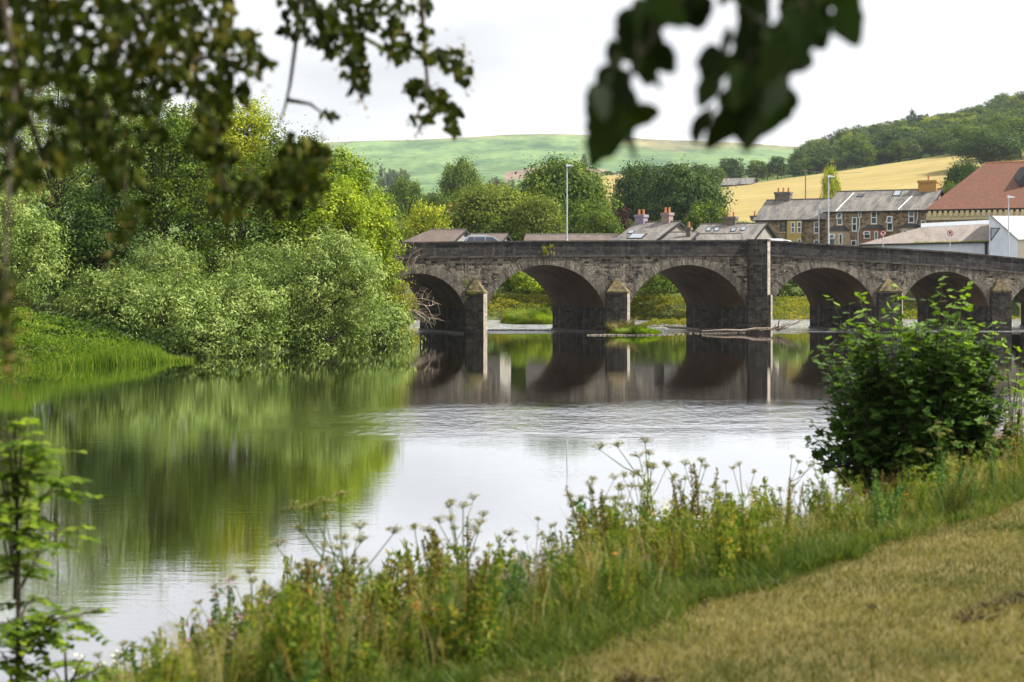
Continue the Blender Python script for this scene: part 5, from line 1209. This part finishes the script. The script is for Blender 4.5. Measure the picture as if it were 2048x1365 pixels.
# weeds: built at unit height 1, copied
def weed_variants():
    V = {}
    def umbel(seed):
        r = np.random.default_rng(seed); st = Acc(); hds = []; lf = Acc()
        top = np.array((r.normal()*.05, r.normal()*.05, 1.0)); mid = top*.5+r.normal(size=3)*.02
        st.tube([(0, 0, -.05), mid, top*.8], [.007, .005, .0035], 5, .3)
        heads = [top]
        for i in range(r.integers(4, 8)):
            z = r.uniform(.35, .8); a = r.uniform(0, 6.28); rr = r.uniform(.10, .24); b = top*z; e = np.array((b[0]+rr*math.cos(a), b[1]+rr*math.sin(a), min(.98, z+r.uniform(.12, .3))))
            st.tube([b, (b+e)/2+np.array((0, 0, -.02)), e], [.0035, .003, .002], 4, .3); heads.append(e)
        st.tube([top*.8, top], [.0035, .0025], 4, .3)
        for hh in heads:
            R_ = r.uniform(.018, .040); hd = Acc()
            for i in range(14):
                a = r.uniform(0, 6.28); q = math.sqrt(r.uniform())*R_; e = hh+np.array((q*math.cos(a), q*math.sin(a), .018+.55*(R_-q)+r.normal()*.006))
                st.tube([hh, e], [.0018, .0012], 3, .6)
                C = e+r.normal(size=(7, 3))*np.array((.010, .010, .004)); leaves(hd, C, .009, r, r.uniform(.1, 1, 7), .9, .5)
            hds.append(('flower_head', hd.mesh('flower_head', M['umbel'])))
        for i in range(10):
            z = r.uniform(.08, .6); a = r.uniform(0, 6.28); C = np.array([(math.cos(a)*q, math.sin(a)*q, z+q*.25) for q in r.uniform(.03, .24, 20)])+r.normal(size=(20, 3))*.02
            leaves(lf, C, .055, r, r.uniform(.1, .9, 20), .45)
        return [('stem', st.mesh('stem', M['weed'])), ('leaves', lf.mesh('leaves', M['weed']))]+hds
    def dock(seed):
        r = np.random.default_rng(seed); st = Acc(); lf = Acc(); sds = []
        for s in range(r.integers(2, 5)):
            sd = Acc()
            a = r.uniform(0, 6.28); e = np.array((.12*math.cos(a), .12*math.sin(a), r.uniform(.8, 1.0))); st.tube([(0, 0, -.05), e*.5, e], [.010, .007, .003], 5, .7)
            n = 170; k = r.uniform(.5, 1.0, n); C = e*k[:, None]+r.normal(size=(n, 3))*(.026*(1.25-k))[:, None]*np.array((1, 1, 1.4)); leaves(sd, C, .022, r, r.uniform(0, 1, n), .7); sds.append(('seed_spike', sd.mesh('seed_spike', M['dock'])))
        for i in range(9):
            a = r.uniform(0, 6.28); z = r.uniform(.05, .5); C = np.array([[math.cos(a)*.10, math.sin(a)*.10, z+.06]]); leaves(lf, C, .22, r, r.uniform(.1, 1, 1), .3, .1)
        C = np.stack([r.normal(size=60)*.07, r.normal(size=60)*.07, r.uniform(.05, .6, 60)], 1); leaves(lf, C, .09, r, r.uniform(0, 1, 60), .35)
        return [('stems', st.mesh('stems', M['weed'])), ('leaves', lf.mesh('leaves', M['weed']))]+sds
    def leafy(seed, mat, flo=None):
        r = np.random.default_rng(seed); st = Acc(); lf = Acc(); fl = Acc()
        for s in range(r.integers(7, 11)):
            a = r.uniform(0, 6.28); q = r.uniform(.03, .28); e = np.array((q*math.cos(a), q*math.sin(a), r.uniform(.65, 1.0))); b = np.array((q*.4*math.cos(a+1), q*.4*math.sin(a+1), -.05))
            st.tube([b, (b+e)/2+r.normal(size=3)*.02, e], [.008, .006, .003], 4, .2)
            n = 100; k = r.uniform(.12, 1.0, n)**.8; C = b+(e-b)*k[:, None]+r.normal(size=(n, 3))*np.array((.045, .045, .02))*(1.3-k)[:, None]; leaves(lf, C, .062, r, np.clip(r.uniform(0, .8, n)+(.25 if s % 3 == 0 else 0), 0, 1), .28, .1)
            if flo is not None:
                C = e+r.normal(size=(26, 3))*np.array((.02, .02, .035)); leaves(fl, C, .022, r, r.uniform(0, 1, 26), .8)
        out_ = [('stems', st.mesh('stems', M['weed'])), ('leaves', lf.mesh('leaves', M[mat]))]
        if flo is not None: out_.append(('flowers', fl.mesh('flowers', M[flo])))
        return out_
    def plume(seed):
        r = np.random.default_rng(seed); st = Acc(); parts = []
        for s in range(r.integers(5, 9)):
            a = r.uniform(0, 6.28); e = np.array((.2*math.cos(a), .2*math.sin(a), r.uniform(.75, 1.0)))*r.uniform(.7, 1); b = np.array((.02*math.cos(a), .02*math.sin(a), -.05)); m1 = b+(e-b)*.6; m1[2] += .08; tip = e+np.array((.05*math.cos(a), .05*math.sin(a), -.01))
            st.tube([b, m1, e, tip], [.004, .003, .002, .001], 3, .8); hd = Acc(); n = 60; k = r.uniform(.45, 1.0, n); C = m1+(tip-m1)*k[:, None]+r.normal(size=(n, 3))*(.022*(1.3-k))[:, None]
            leaves(hd, C, .016, r, r.uniform(.2, 1, n), .3, -.1, .3); parts.append(('seed_head', hd.mesh('seed_head', M['plume'])))
        n = 30; a = r.uniform(0, 6.28, n); lf = Acc()
        for i in range(n):
            p = np.array((math.cos(a[i])*.03, math.sin(a[i])*.03, 0)); q = np.array((math.cos(a[i])*r.uniform(.1, .3), math.sin(a[i])*r.uniform(.1, .3), r.uniform(.3, .6))); lf.tube([p, (p+q)/2+np.array((0, 0, .1)), q], [.004, .003, .001], 3, r.uniform(.2, .9))
        return [('stems', st.mesh('stems', M['weed'])), ('leaves', lf.mesh('leaves', M['grass']))]+parts
    V['plume'] = [plume(s) for s in (21, 22, 23)]
    V['umbel'] = [umbel(s) for s in (1, 2, 3, 4)]; V['dock'] = [dock(s) for s in (5, 6, 7)]
    V['leafy'] = [leafy(s, 'weed') for s in (8, 9, 10)]; V['blue'] = [leafy(s, 'weedb') for s in (11, 12)]
    V['thistle'] = [leafy(13, 'weedb', 'pink')]; V['yarrow'] = [leafy(14, 'weed', 'white_fl')]
    return V
WV = weed_variants()
WN = {'umbel': ('cow_parsley', 'tall seeding umbel plant in the weeds of the near bank', 'weed', 'seeding umbel plants on the near bank'),
      'plume': ('grass_plant', 'tall wild grass with feathery pale seed heads on the near bank', 'grass', 'seeding wild grasses on the near bank'),
      'dock': ('dock_plant', 'brown seeded dock spike in the weeds of the near bank', 'weed', 'dock plants on the near bank'),
      'leafy': ('leafy_weed', 'yellow green leafy weed clump on the near bank', 'weed', 'leafy weeds on the near bank'),
      'blue': ('nettle_clump', 'blue green nettle clump on the near bank', 'weed', 'nettle clumps on the near bank'),
      'thistle': ('thistle', 'pink flowered thistle among the near bank weeds', 'weed', 'thistles on the near bank'),
      'yarrow': ('yarrow', 'white flowered yarrow among the near bank weeds', 'weed', 'yarrow plants on the near bank')}
def place_weed(kind, px, u, top=None, hmax=1.7, label=None):
    x, Y = nb_point(px, u); zg = gz(x, Y)
    if top is None: top = np.interp(px, TOPX, TOPY)+random.uniform(0, 110)
    h = max(.35, min(hmax, H-(top-550)/F*Y-zg)); nm, lb, ct, gp = WN[kind]
    t = thing(nm, label or lb, ct, (x, Y, zg), None if label else gp); t['kind'] = 'thing'; s = h; t.scale = (s*random.uniform(.75, 1.25),)*2+(s,); t.rotation_euler = (random.gauss(0, .13), random.gauss(0, .13), random.uniform(0, 6.28))
    for n, me in random.choice(WV[kind]): link(n, me, t)
for i in range(350):
    px = random.uniform(235, 2120); u = random.uniform(.5, 3.6)
    k = random.choices(['umbel', 'dock', 'leafy', 'blue', 'thistle', 'yarrow', 'plume'], [22, 9, 46, 20 if px < 1500 else 4, 3, 3, 36 if px < 1500 else 60])[0]
    place_weed(k, px, u, np.interp(px, TOPX, TOPY)+random.uniform(5, 70)+max(0, 2.2-u)*60)
for i in range(120):
    px = random.uniform(250, 2120); u = random.uniform(.25, 1.5); x, Y = nb_point(px, u)
    place_weed(random.choice(['leafy', 'plume', 'blue', 'plume', 'dock']), px, u, 550+(H-gz(x, Y)-random.uniform(.3, .75))*F/Y)
for px, tp, u in ((690, 1000, 2.4), (640, 1010, 2.6), (575, 1075, 2), (560, 1130, 1.5), (745, 1075, 2), (925, 1010, 2.2), (965, 1005, 2.5), (870, 1045, 2), (1060, 1045, 2.2), (1235, 930, 2.5), (1280, 905, 2.6), (1320, 888, 2.8), (1345, 920, 2.5),
                  (1200, 960, 2.3), (350, 1240, 1.5), (1500, 925, 2.8), (1560, 915, 3), (250, 1290, 1.2), (1830, 855, 1.4), (1900, 850, 1.3), (1960, 850, 1.2)):
    place_weed('umbel', px, u, tp, 2.0)
for px, tp, u in ((895, 1040, 2.1), (1225, 955, 2.2), (1410, 925, 2.4), (1390, 950, 2.2), (620, 1100, 1.8), (650, 1090, 1.6), (2025, 800, 2.0), (1990, 850, 2)):
    place_weed('dock', px, u, tp, 1.9)
for px, tp, u in ((1055, 1090, 1.6), (1250, 1105, 1.4), (1460, 1000, 2.0)): place_weed('thistle', px, u, tp)
# broad dock leaf patches, orange dying leaves
def yellowing():
    r = np.random.default_rng(41); acc = Acc(); C = []
    for px, py, n in ((655, 1335, 5), (965, 1245, 4), (950, 1260, 3), (1250, 1130, 4), (1530, 1060, 4), (1820, 1000, 3), (640, 1160, 4), (830, 1200, 4)):
        u = 1.0; x, Y = nb_point(px, u); z = H-(py-550)/F*Y
        for _ in range(n): C.append((x+r.normal()*.04, Y+r.normal()*.05, z+r.normal()*.05))
    leaves(acc, np.array(C), .065, r, np.full(len(C), 1.0), .4, .1); tag(link('dying_leaves', acc.mesh('dying_leaves', M['orange']), None), 'scattered orange dying dock leaves in the near bank weeds', 'leaves', kind='stuff')
M['orange'] = foliage('orange_dying_leaves', [(0, (.40, .17, .04)), (1, (.55, .23, .05))], .4, tb=1.1)
yellowing()

# lobed leaf shapes
def leaf_shape(kind):
    if kind == 'sycamore': pr = [(0, -.05), (.16, .02), (.42, -.02), (.36, .2), (.52, .48), (.28, .44), (.2, .62), (0, 1.0)]
    elif kind == 'broad': pr = [(0, 0), (.16, -.04), (.31, .05), (.38, .20), (.34, .34), (.36, .46), (.25, .62), (.21, .72), (.07, .93), (0, 1.12)]
    else: pr = [(0, 0), (.22, .02), (.34, .2), (.30, .42), (.22, .6), (.10, .82), (0, 1.0)]
    return pr
def shaped_leaves(acc, C, D, N, L, tone, kind, fold=.12, curl=.12):
    """C base points, D direction to the tip, N normals, L lengths"""
    pr = leaf_shape(kind); m = len(pr); S = np.cross(D, N); n = len(C); L = np.broadcast_to(L, (n,))[:, None]
    VV = []
    for (a, b) in pr:  VV.append(C+D*b*L+S*a*L-N*(curl*b*b)*L+N*fold*a*L*1.0)
    for (a, b) in pr[1:-1]: VV.append(C+D*b*L-S*a*L-N*(curl*b*b)*L+N*fold*a*L*1.0)
    for (a, b) in pr[1:-1]: VV.append(C+D*b*L-N*(curl*b*b)*L)
    V = np.stack(VV, 1); k = V.shape[1]; r0 = list(range(m)); l0 = [0]+list(range(m, m+m-2))+[m-1]; c0 = [0]+list(range(2*m-2, 3*m-4))+[m-1]
    Fq = []
    for i in range(m-1):
        Fq.append((c0[i], r0[i], r0[i+1], c0[i+1])); Fq.append((c0[i+1], l0[i+1], l0[i], c0[i]))
    # degenerate tips are split into quads sharing a vertex; nudge with midpoint reuse
    Fa = np.array(Fq); i = np.arange(n)[:, None, None]*k; acc.add(V.reshape(-1, 3), (Fa[None]+i).reshape(-1, 4), np.repeat(tone, k))
def unit(a): return a/(np.linalg.norm(a, axis=-1, keepdims=True)+1e-9)
def clean(me): me.validate(verbose=False); return me

# sycamore bush on the near bank
def sycamore():
    x, Y = (1835-1024)/F*20.5, 20.5; zg = gz(x, Y); t = thing('sycamore_bush', 'dark green sycamore bush with bright top shoots on the near bank', 'bush', (x, Y, zg))
    r = np.random.default_rng(51); st = Acc(); lf = Acc(); CC = []; NN = []; TT = []; LL = []
    sc = 20.5/F
    shoots = [(1650, 600), (1665, 690), (1640, 760), (1690, 640), (1750, 590), (1785, 575), (1770, 600), (1855, 552), (1870, 575), (1915, 570), (1900, 590), (1700, 585), (1940, 640), (1985, 650), (2010, 690), (1980, 720), (1620, 870), (1650, 820), (1700, 780), (1930, 610),
              (1830, 600), (1810, 620), (1720, 680), (1880, 650), (1960, 690), (1990, 770), (1670, 900), (1730, 900), (1960, 820), (1640, 700), (1660, 660), (2005, 740), (1690, 860), (1615, 840), (1625, 880), (1640, 920), (1640, 800), (1650, 760), (2010, 800), (2015, 840), (1625, 890), (1660, 930), (1700, 930), (2000, 880)]
    for (px, py) in shoots+[(r.uniform(1660, 1990), r.uniform(640, 920)) for _ in range(190)]:
        c = ((px-1825)/200)**2; front = math.sqrt(max(0.05, 1-c))*(1.0 if r.uniform() < .65 else -1)*r.uniform(.3, 1.0)*1.0
        tip = np.array(((px-1835)*sc, -front, H-(py-550)*sc-zg)); base = np.array((tip[0]*.15, tip[1]*.2, 0.1)); mid = base*.4+tip*.6+np.array((-tip[0]*.12, 0, -.1))
        st.tube([base, (base+mid)/2+r.normal(size=3)*.05, mid, tip], [.016, .012, .008, .004], 5, .2)
        n = 13
        for k in np.linspace(.35, 1.0, n):
            q = mid+(tip-mid)*((k-.35)/.65) if k > .35 else mid
            for sgn in (0, 1):
                a = r.uniform(0, 6.28); d = np.array((math.cos(a)*.8, math.sin(a)*.8, r.uniform(-.45, .35))); CC.append(q+d*.05+r.normal(size=3)*.015); NN.append(d)
                hi = (tip[2]-1.9)/1.1; TT.append(np.clip(r.uniform(.0, .62)+(.42*max(0, hi) if k > .6 else 0)+(.3 if (k > .93 and py < 700) else 0), 0, 1)); LL.append(r.uniform(.11, .18)*(1.0 if k < .9 else .7))  # tone rises towards the high tips: backlight painted into the leaf colour
    # interior fill
    n = 1500; d = unit(r.normal(size=(n, 3))); q = r.uniform(.3, 1, n)[:, None]; C = d*q*np.array((1.15, 1.0, 1.0))+np.array((-.05, 0, 1.05)); C = C[C[:, 2] > .25]
    for c in C:
        a = r.uniform(0, 6.28); CC.append(c); NN.append(np.array((math.cos(a), math.sin(a), r.uniform(-.7, .2)))); TT.append(r.uniform(.1, .6)); LL.append(r.uniform(.12, .19))
    CC, D, TT, LL = np.array(CC), unit(np.array(NN)), np.array(TT), np.array(LL); up = np.array([0, 0, 1.])+r.normal(size=(len(CC), 3))*.35+D*.5; N = unit(up-D*np.sum(up*D, 1)[:, None])
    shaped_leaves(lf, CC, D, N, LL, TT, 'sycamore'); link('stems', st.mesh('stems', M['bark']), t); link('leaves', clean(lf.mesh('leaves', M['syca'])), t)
    # lighter shoots right of it
    x2, Y2 = (2035-1024)/F*21.5, 21.5; t2 = thing('sycamore_sapling', 'thin yellow green sapling behind the right side of the sycamore bush', 'sapling', (x2, Y2, gz(x2, Y2))); zg = gz(x2, Y2); lf = Acc(); st = Acc(); CC = []; NN = []
    for (px, py) in ((2020, 680), (2045, 720), (2000, 700), (2035, 760), (2050, 690), (2015, 770), (2060, 740), (1998, 745)):
        tip = np.array(((px-2035)*21.5/F, r.normal()*.3, H-(py-550)*21.5/F-zg)); st.tube([(0, 0, -.05), tip*.5+r.normal(size=3)*.05, tip], [.012, .008, .003], 4)
        for k in np.linspace(.4, 1, 16): a = r.uniform(0, 6.28); CC.append(tip*k+r.normal(size=3)*.05); NN.append((math.cos(a), math.sin(a), r.uniform(-.3, .3)))
    CC = np.array(CC); D = unit(np.array(NN)); up = np.array([0, 0, 1.])+r.normal(size=(len(CC), 3))*.4; N = unit(up-D*np.sum(up*D, 1)[:, None])
    shaped_leaves(lf, CC, D, N, .09, r.uniform(.75, 1, len(CC)), 'sycamore'); link('stems', st.mesh('stems', M['bark']), t2); link('leaves', clean(lf.mesh('leaves', M['syca'])), t2)
sycamore()

# ash-like sapling at the left edge, near
def sapling(px0, Y, top, shoots, label, seed, name='ash_sapling', leafl=.06, dens=1.0):
    x = (px0-1024)/F*Y; zg = gz(x, Y); t = thing(name, label, 'sapling', (x, Y, zg)); r = np.random.default_rng(seed); st = Acc(); lf = Acc(); sc = Y/F; CC = []; DD = []
    for (px, py, bpy) in shoots:
        tip = np.array(((px-px0)*sc, r.normal()*.12, H-(py-550)*sc-zg)); b = np.array(((px-px0)*sc*.15, 0, H-(bpy-550)*sc-zg)); mid = (b+tip)/2+np.array((0, 0, .04))
        st.tube([b, mid, tip], [.009, .006, .003], 5, .2)
        for j in range(int(7*dens)):      # pinnate leaves
            k = r.uniform(.35, 1.0); q = b+(tip-b)*k; a = r.uniform(0, 6.28); d = np.array((math.cos(a), math.sin(a), r.uniform(-.25, .25))); L = r.uniform(.14, .24)
            st.tube([q, q+d*L*.6+np.array((0, 0, .01)), q+d*L+np.array((0, 0, -.03))], [.003, .002, .001], 3, .3); s = np.cross(d, (0, 0, 1.))
            for m_ in np.linspace(.25, 1, 5):
                for sg in (-1, 1): CC.append(q+d*L*m_+np.array((0, 0, -.03*m_*m_))); dd = d*.45+s*sg*.8; dd[2] -= .15; DD.append(dd)
    st.tube([(0, 0, -.05), (0.02, 0, (H-(top-550)*sc-zg)*.5), (0, 0, H-(top-550)*sc-zg)], [.02, .015, .006], 6, .2)
    CC = np.array(CC); D = unit(np.array(DD)); up = np.array([0, 0, 1.])+r.normal(size=(len(CC), 3))*.25; N = unit(up-D*np.sum(up*D, 1)[:, None])
    shaped_leaves(lf, CC, D, N, leafl*r.uniform(.8, 1.2, len(CC)), r.uniform(0, 1, len(CC)), 'ovate'); link('stem', st.mesh('stem', M['bark']), t); link('leaves', clean(lf.mesh('leaves', M['sapl'])), t)
sh = [(20, 840, 1000), (60, 850, 1000), (90, 870, 1040), (5, 900, 1050), (110, 960, 1080), (70, 1000, 1120), (20, 960, 1100), (90, 1060, 1180), (0, 1020, 1150), (-30, 880, 1050), (-30, 1000, 1150), (60, 1200, 1260), (20, 1120, 1200), (120, 1240, 1290), (160, 1210, 1280), (190, 1230, 1290), (80, 1270, 1330), (20, 1230, 1300), (0, 1300, 1365), (50, 930, 1060), (30, 1050, 1150)]
sapling(30, 9.0, 850, sh, 'slender green sapling with feathery leaves at the left edge', 61, dens=1.15)
sapling(130, 9.6, 1300, [(120, 1330, 1400), (160, 1320, 1400), (60, 1340, 1420), (150, 1350, 1420), (20, 1330, 1420), (190, 1345, 1400)], 'small leafy seedling in the bottom left corner', 62)

# hanging branches overhead
def overhang():
    r = np.random.default_rng(71); t = thing('overhanging_tree', 'shaded tree whose leafy branches hang into the upper left of the photo', 'tree', (-5.0, 3.5, 2.2))
    o = np.array(ORG[t.name]); st = Acc(); lf = Acc(); sd = Acc()
    B = [(60, 40, 95, 60, 5), (180, 40, 90, 60, 5.2), (300, 45, 80, 60, 5.5), (400, 50, 75, 65, 5.8), (470, 105, 55, 42, 6), (510, 135, 28, 22, 6), (30, 150, 55, 90, 4.6), (20, 260, 30, 60, 4.4), (100, 130, 65, 45, 5), (175, 150, 60, 50, 5.2), (255, 140, 60, 50, 5.5), (340, 120, 60, 50, 5.6),
         (405, 165, 60, 40, 5.8), (460, 190, 40, 30, 6), (140, 225, 60, 35, 5), (215, 225, 50, 50, 5.3), (290, 200, 50, 40, 5.5), (425, 235, 38, 45, 5.8), (400, 290, 30, 30, 5.7), (150, 285, 60, 35, 5), (230, 305, 55, 40, 5.2), (215, 355, 35, 35, 5.2), (90, 330, 60, 30, 4.8), (35, 365, 45, 25, 4.6), (255, 370, 28, 30, 5.2),
         (305, 270, 35, 28, 5.5), (445, 330, 38, 40, 5.8), (455, 400, 36, 38, 5.8), (505, 375, 30, 26, 6), (560, 400, 45, 35, 6), (600, 335, 45, 45, 6), (635, 320, 25, 30, 6), (590, 290, 22, 18, 6), (560, 355, 30, 30, 6), (625, 380, 30, 30, 6), (268, 430, 26, 24, 5.2), (245, 475, 18, 22, 5.2), (8, 620, 24, 60, 4.2), (12, 715, 16, 26, 4.2), (5, 560, 15, 30, 4.2),
         (600, 15, 40, 30, 6.6), (588, 65, 24, 22, 6.6), (645, 55, 42, 40, 6.6), (700, 40, 50, 45, 6.8), (690, 95, 46, 40, 6.8), (765, 35, 50, 38, 6.9), (790, 100, 36, 36, 7), (712, 150, 30, 36, 6.8), (722, 186, 18, 12, 6.8), (840, 15, 24, 20, 7), (850, 72, 12, 14, 7), (852, 112, 18, 18, 7), (900, 125, 34, 24, 7.1), (928, 155, 16, 20, 7.1), (832, 185, 24, 22, 7), (872, 205, 28, 24, 7), (898, 225, 18, 22, 7), (906, 265, 14, 18, 7), (842, 245, 22, 14, 7), (655, 238, 18, 11, 6.7)]
    CC = []; DD = []; TT = []; LL = []
    for (px, py, rx, ry, Y) in B:
        area = rx*ry/(1000*(6/Y)**2); n = int(np.clip(area*46.0, 12, 300)); cl = r.uniform(0, .4)
        for _ in range(n):
            a = r.uniform(0, 6.28); q = math.sqrt(r.uniform()); Yj = Y+r.normal()*.25
            p = np.array(P(px+rx*q*math.cos(a), py-10+ry*q*math.sin(a), Yj)); CC.append(p-o); d = np.array((r.normal()*.6, r.normal()*.6, -1.0+r.normal()*.5)); DD.append(d); TT.append(np.clip(r.uniform(0, .8)+cl*.5, 0, .93)); LL.append(r.uniform(.030, .056))
        if r.uniform() < .55:
            c = np.array(P(px+r.normal()*rx*.3, py+r.normal()*ry*.3, Y)); C = c-o+r.normal(size=(26, 3))*np.array((.025, .025, .05)); leaves(sd, C, .028, r, r.uniform(.5, 1, 26), .4)
    CC = np.array(CC); D = unit(np.array(DD)); up = r.normal(size=(len(CC), 3)); N = unit(up-D*np.sum(up*D, 1)[:, None])
    shaped_leaves(lf, CC, D, N, np.array(LL), np.array(TT), 'ovate'); link('leaves', clean(lf.mesh('leaves', M['over'])), t)
    link('seed_clusters', sd.mesh('seed_clusters', M['samara']), t)
    Lp = lambda px, py, Y: np.array(P(px, py, Y))-o
    tw = [[(170, -40, 5.2), (150, 40, 5.2), (120, 120, 5.2), (95, 150, 5.2)], [(470, -60, 6), (300, 20, 5.6), (200, 140, 5.3), (215, 250, 5.2), (250, 360, 5.2), (255, 460, 5.2)], [(300, 20, 5.6), (380, 120, 5.8), (430, 250, 5.8), (450, 380, 5.8), (560, 400, 6), (620, 330, 6)],
          [(600, -30, 6.6), (592, 80, 6.6), (580, 170, 6.6), (570, 215, 6.6), (555, 258, 6.6)], [(575, 200, 6.6), (620, 208, 6.7), (652, 232, 6.7)], [(600, -10, 6.6), (700, 60, 6.8), (715, 170, 6.8)], [(840, -30, 7), (848, 80, 7), (855, 170, 7), (880, 210, 7), (905, 260, 7)], [(700, 60, 6.8), (790, 110, 7), (900, 125, 7.1)],
          [(0, -30, 4.6), (30, 150, 4.6), (20, 300, 4.4), (10, 500, 4.3), (8, 700, 4.2)], [(380, 120, 5.8), (470, 110, 6), (515, 135, 6)], [(30, 150, 4.6), (90, 330, 4.8), (150, 285, 5)]]
    for w_ in tw:
        pts = [Lp(*q) for q in w_]; st.tube(pts, np.linspace(.011, .003, len(pts)), 5)
    # trunk and limbs, outside the frame
    st.tube([(0, 0, -.3), (.1, .1, 2), (.3, .2, 4), (.6, .4, 6.5)], [.28, .22, .18, .12], 10)
    st.tube([(.3, .2, 4.0), Lp(-300, -500, 4.5), Lp(100, -300, 5), Lp(470, -60, 6), Lp(600, -30, 6.6), Lp(840, -60, 7)], [.12, .09, .07, .045, .03, .015], 7)
    st.tube([Lp(100, -300, 5), Lp(170, -40, 5.2)], [.03, .012], 5); st.tube([(.2, .1, 3.4), Lp(-300, -200, 4.4), Lp(0, -30, 4.6)], [.07, .04, .012], 6)
    link('trunk', st.mesh('trunk', M['bark']), t)
    # upper crown above the frame
    c2 = Acc(); n = 2600; d = unit(r.normal(size=(n, 3))); C = np.array((2.0, 1.6, 6.6))+d*r.uniform(.5, 1, n)[:, None]*np.array((3.4, 3.0, 1.5)); W_ = C+o
    ylim = H+(550+90)/F*W_[:, 1]; C = C[(W_[:, 2] > ylim+.4)]; leaves(c2, C, .13, r, r.uniform(0, .8, len(C)), .8); link('crown', c2.mesh('crown', M['over']), t)
overhang()
def overhang_right():
    r = np.random.default_rng(81); t = thing('hanging_branch', 'dark blurred leafy branch hanging close to the camera at upper right', 'branch', P(1560, -60, 3.0)); o = np.array(ORG[t.name]); st = Acc(); lf = Acc()
    # (tip px, tip py, angle of the leaf in degrees from straight down towards the right, length px)
    Lf = [(1262, 100, -40, 130), (1330, 60, -20, 130), (1370, 30, 10, 120), (1400, 90, 25, 120), (1240, 190, -25, 130), (1300, 215, 10, 120), (1320, 150, 20, 130), (1345, 205, 40, 110), (1180, 290, -35, 110), (1195, 330, -12, 150), (1270, 345, 12, 170), (1245, 260, 0, 120), (1255, 150, -10, 130), (1290, 130, 0, 130), (1365, 150, 40, 110), (1240, 230, -15, 110),
          (1470, 15, 10, 110), (1520, 60, 0, 130), (1560, 110, -10, 130), (1480, 90, -30, 110), (1600, 60, 5, 150), (1650, 90, 20, 150), (1700, 60, 30, 150), (1725, 30, 40, 130), (1660, 130, 10, 130), (1610, 160, -5, 140), (1640, 45, 0, 130), (1700, 10, 20, 130), (1590, 20, 0, 130), (1540, 10, -20, 120),
          (1405, 210, -35, 110), (1385, 240, -30, 90), (1440, 190, -30, 120), (1470, 150, -20, 120), (1500, 180, 0, 120), (1460, 240, -25, 110), (1510, 250, -5, 130), (1560, 230, 10, 140), (1580, 180, 15, 130), (1500, 320, -18, 160), (1470, 330, -12, 150), (1540, 290, 10, 150), (1560, 260, 8, 150), (1450, 290, -20, 90), (1520, 130, 0, 130), (1430, 50, -20, 80), (1490, 330, 0, 130), (1712, 80, 15, 130), (1730, 45, 25, 120), (1480, 345, -8, 140), (1200, 345, -10, 140), (1272, 350, 8, 150)]
    CC = []; DD = []; LL = []; sc = 3.0/F
    for (px, py, an, L) in Lf:
        Y = 3.0+r.normal()*.08; a = R(an+r.normal()*7); bx, by = px-L*math.sin(a), py-L*math.cos(a); b = np.array(P(bx, by, Y)); tp = np.array(P(px, py, Y+r.normal()*.02)); CC.append(b-o); DD.append(tp-b); LL.append(L*sc*r.uniform(.66, .90))
        CC.append(b-o+np.array((r.normal()*.03, r.normal()*.05, r.normal()*.03))); DD.append(tp-b+r.normal(size=3)*.05); LL.append(L*sc*r.uniform(.45, .8))
        st.tube([b-o, b-o+np.array((r.normal()*.01, 0, .03))], [.0015, .0015], 4)
    CC = np.array(CC); D = unit(np.array(DD)); up = np.array([0, -1., .25])+r.normal(size=(len(CC), 3))*.6; N = unit(up-D*np.sum(up*D, 1)[:, None])
    shaped_leaves(lf, CC, D, N, np.array(LL), r.uniform(0, 1, len(CC)), 'broad', .15, .05); link('leaves', clean(lf.mesh('leaves', M['overr'])), t)
    Lp = lambda px, py, Y=3.0: np.array(P(px, py, Y))-o
    for w_ in ([(1620, -300), (1640, -60), (1600, 30), (1540, 120), (1500, 220)], [(1640, -60), (1680, 0), (1700, 40)], [(1620, -300), (1400, -60), (1350, 20), (1290, 100), (1240, 200), (1225, 260)], [(1900, -700), (1620, -300)]):
        st.tube([Lp(*q) for q in w_], np.linspace(.006, .002, len(w_)), 5)
    link('twig', st.mesh('twig', M['bark']), t)
overhang_right()

# ------------------------------------------------------------------ air
def haze():
    mb = MB(); mb.box(-4000, 4000, -100, 9050, -1200, 420); m = bpy.data.materials.new('haze_air'); m.use_nodes = True; t = m.node_tree; t.nodes.clear()
    o = t.nodes.new('ShaderNodeOutputMaterial'); v = t.nodes.new('ShaderNodeVolumePrincipled'); v.inputs['Color'].default_value = (.80, .88, 1, 1); v.inputs['Density'].default_value = HAZE; v.inputs['Anisotropy'].default_value = .2
    t.links.new(v.outputs[0], o.inputs['Volume']); ob = mb.build('haze', m); ob['kind'] = 'stuff'; ob['label'] = 'thin pale summer haze over the valley'
HAZE = .00006
haze()
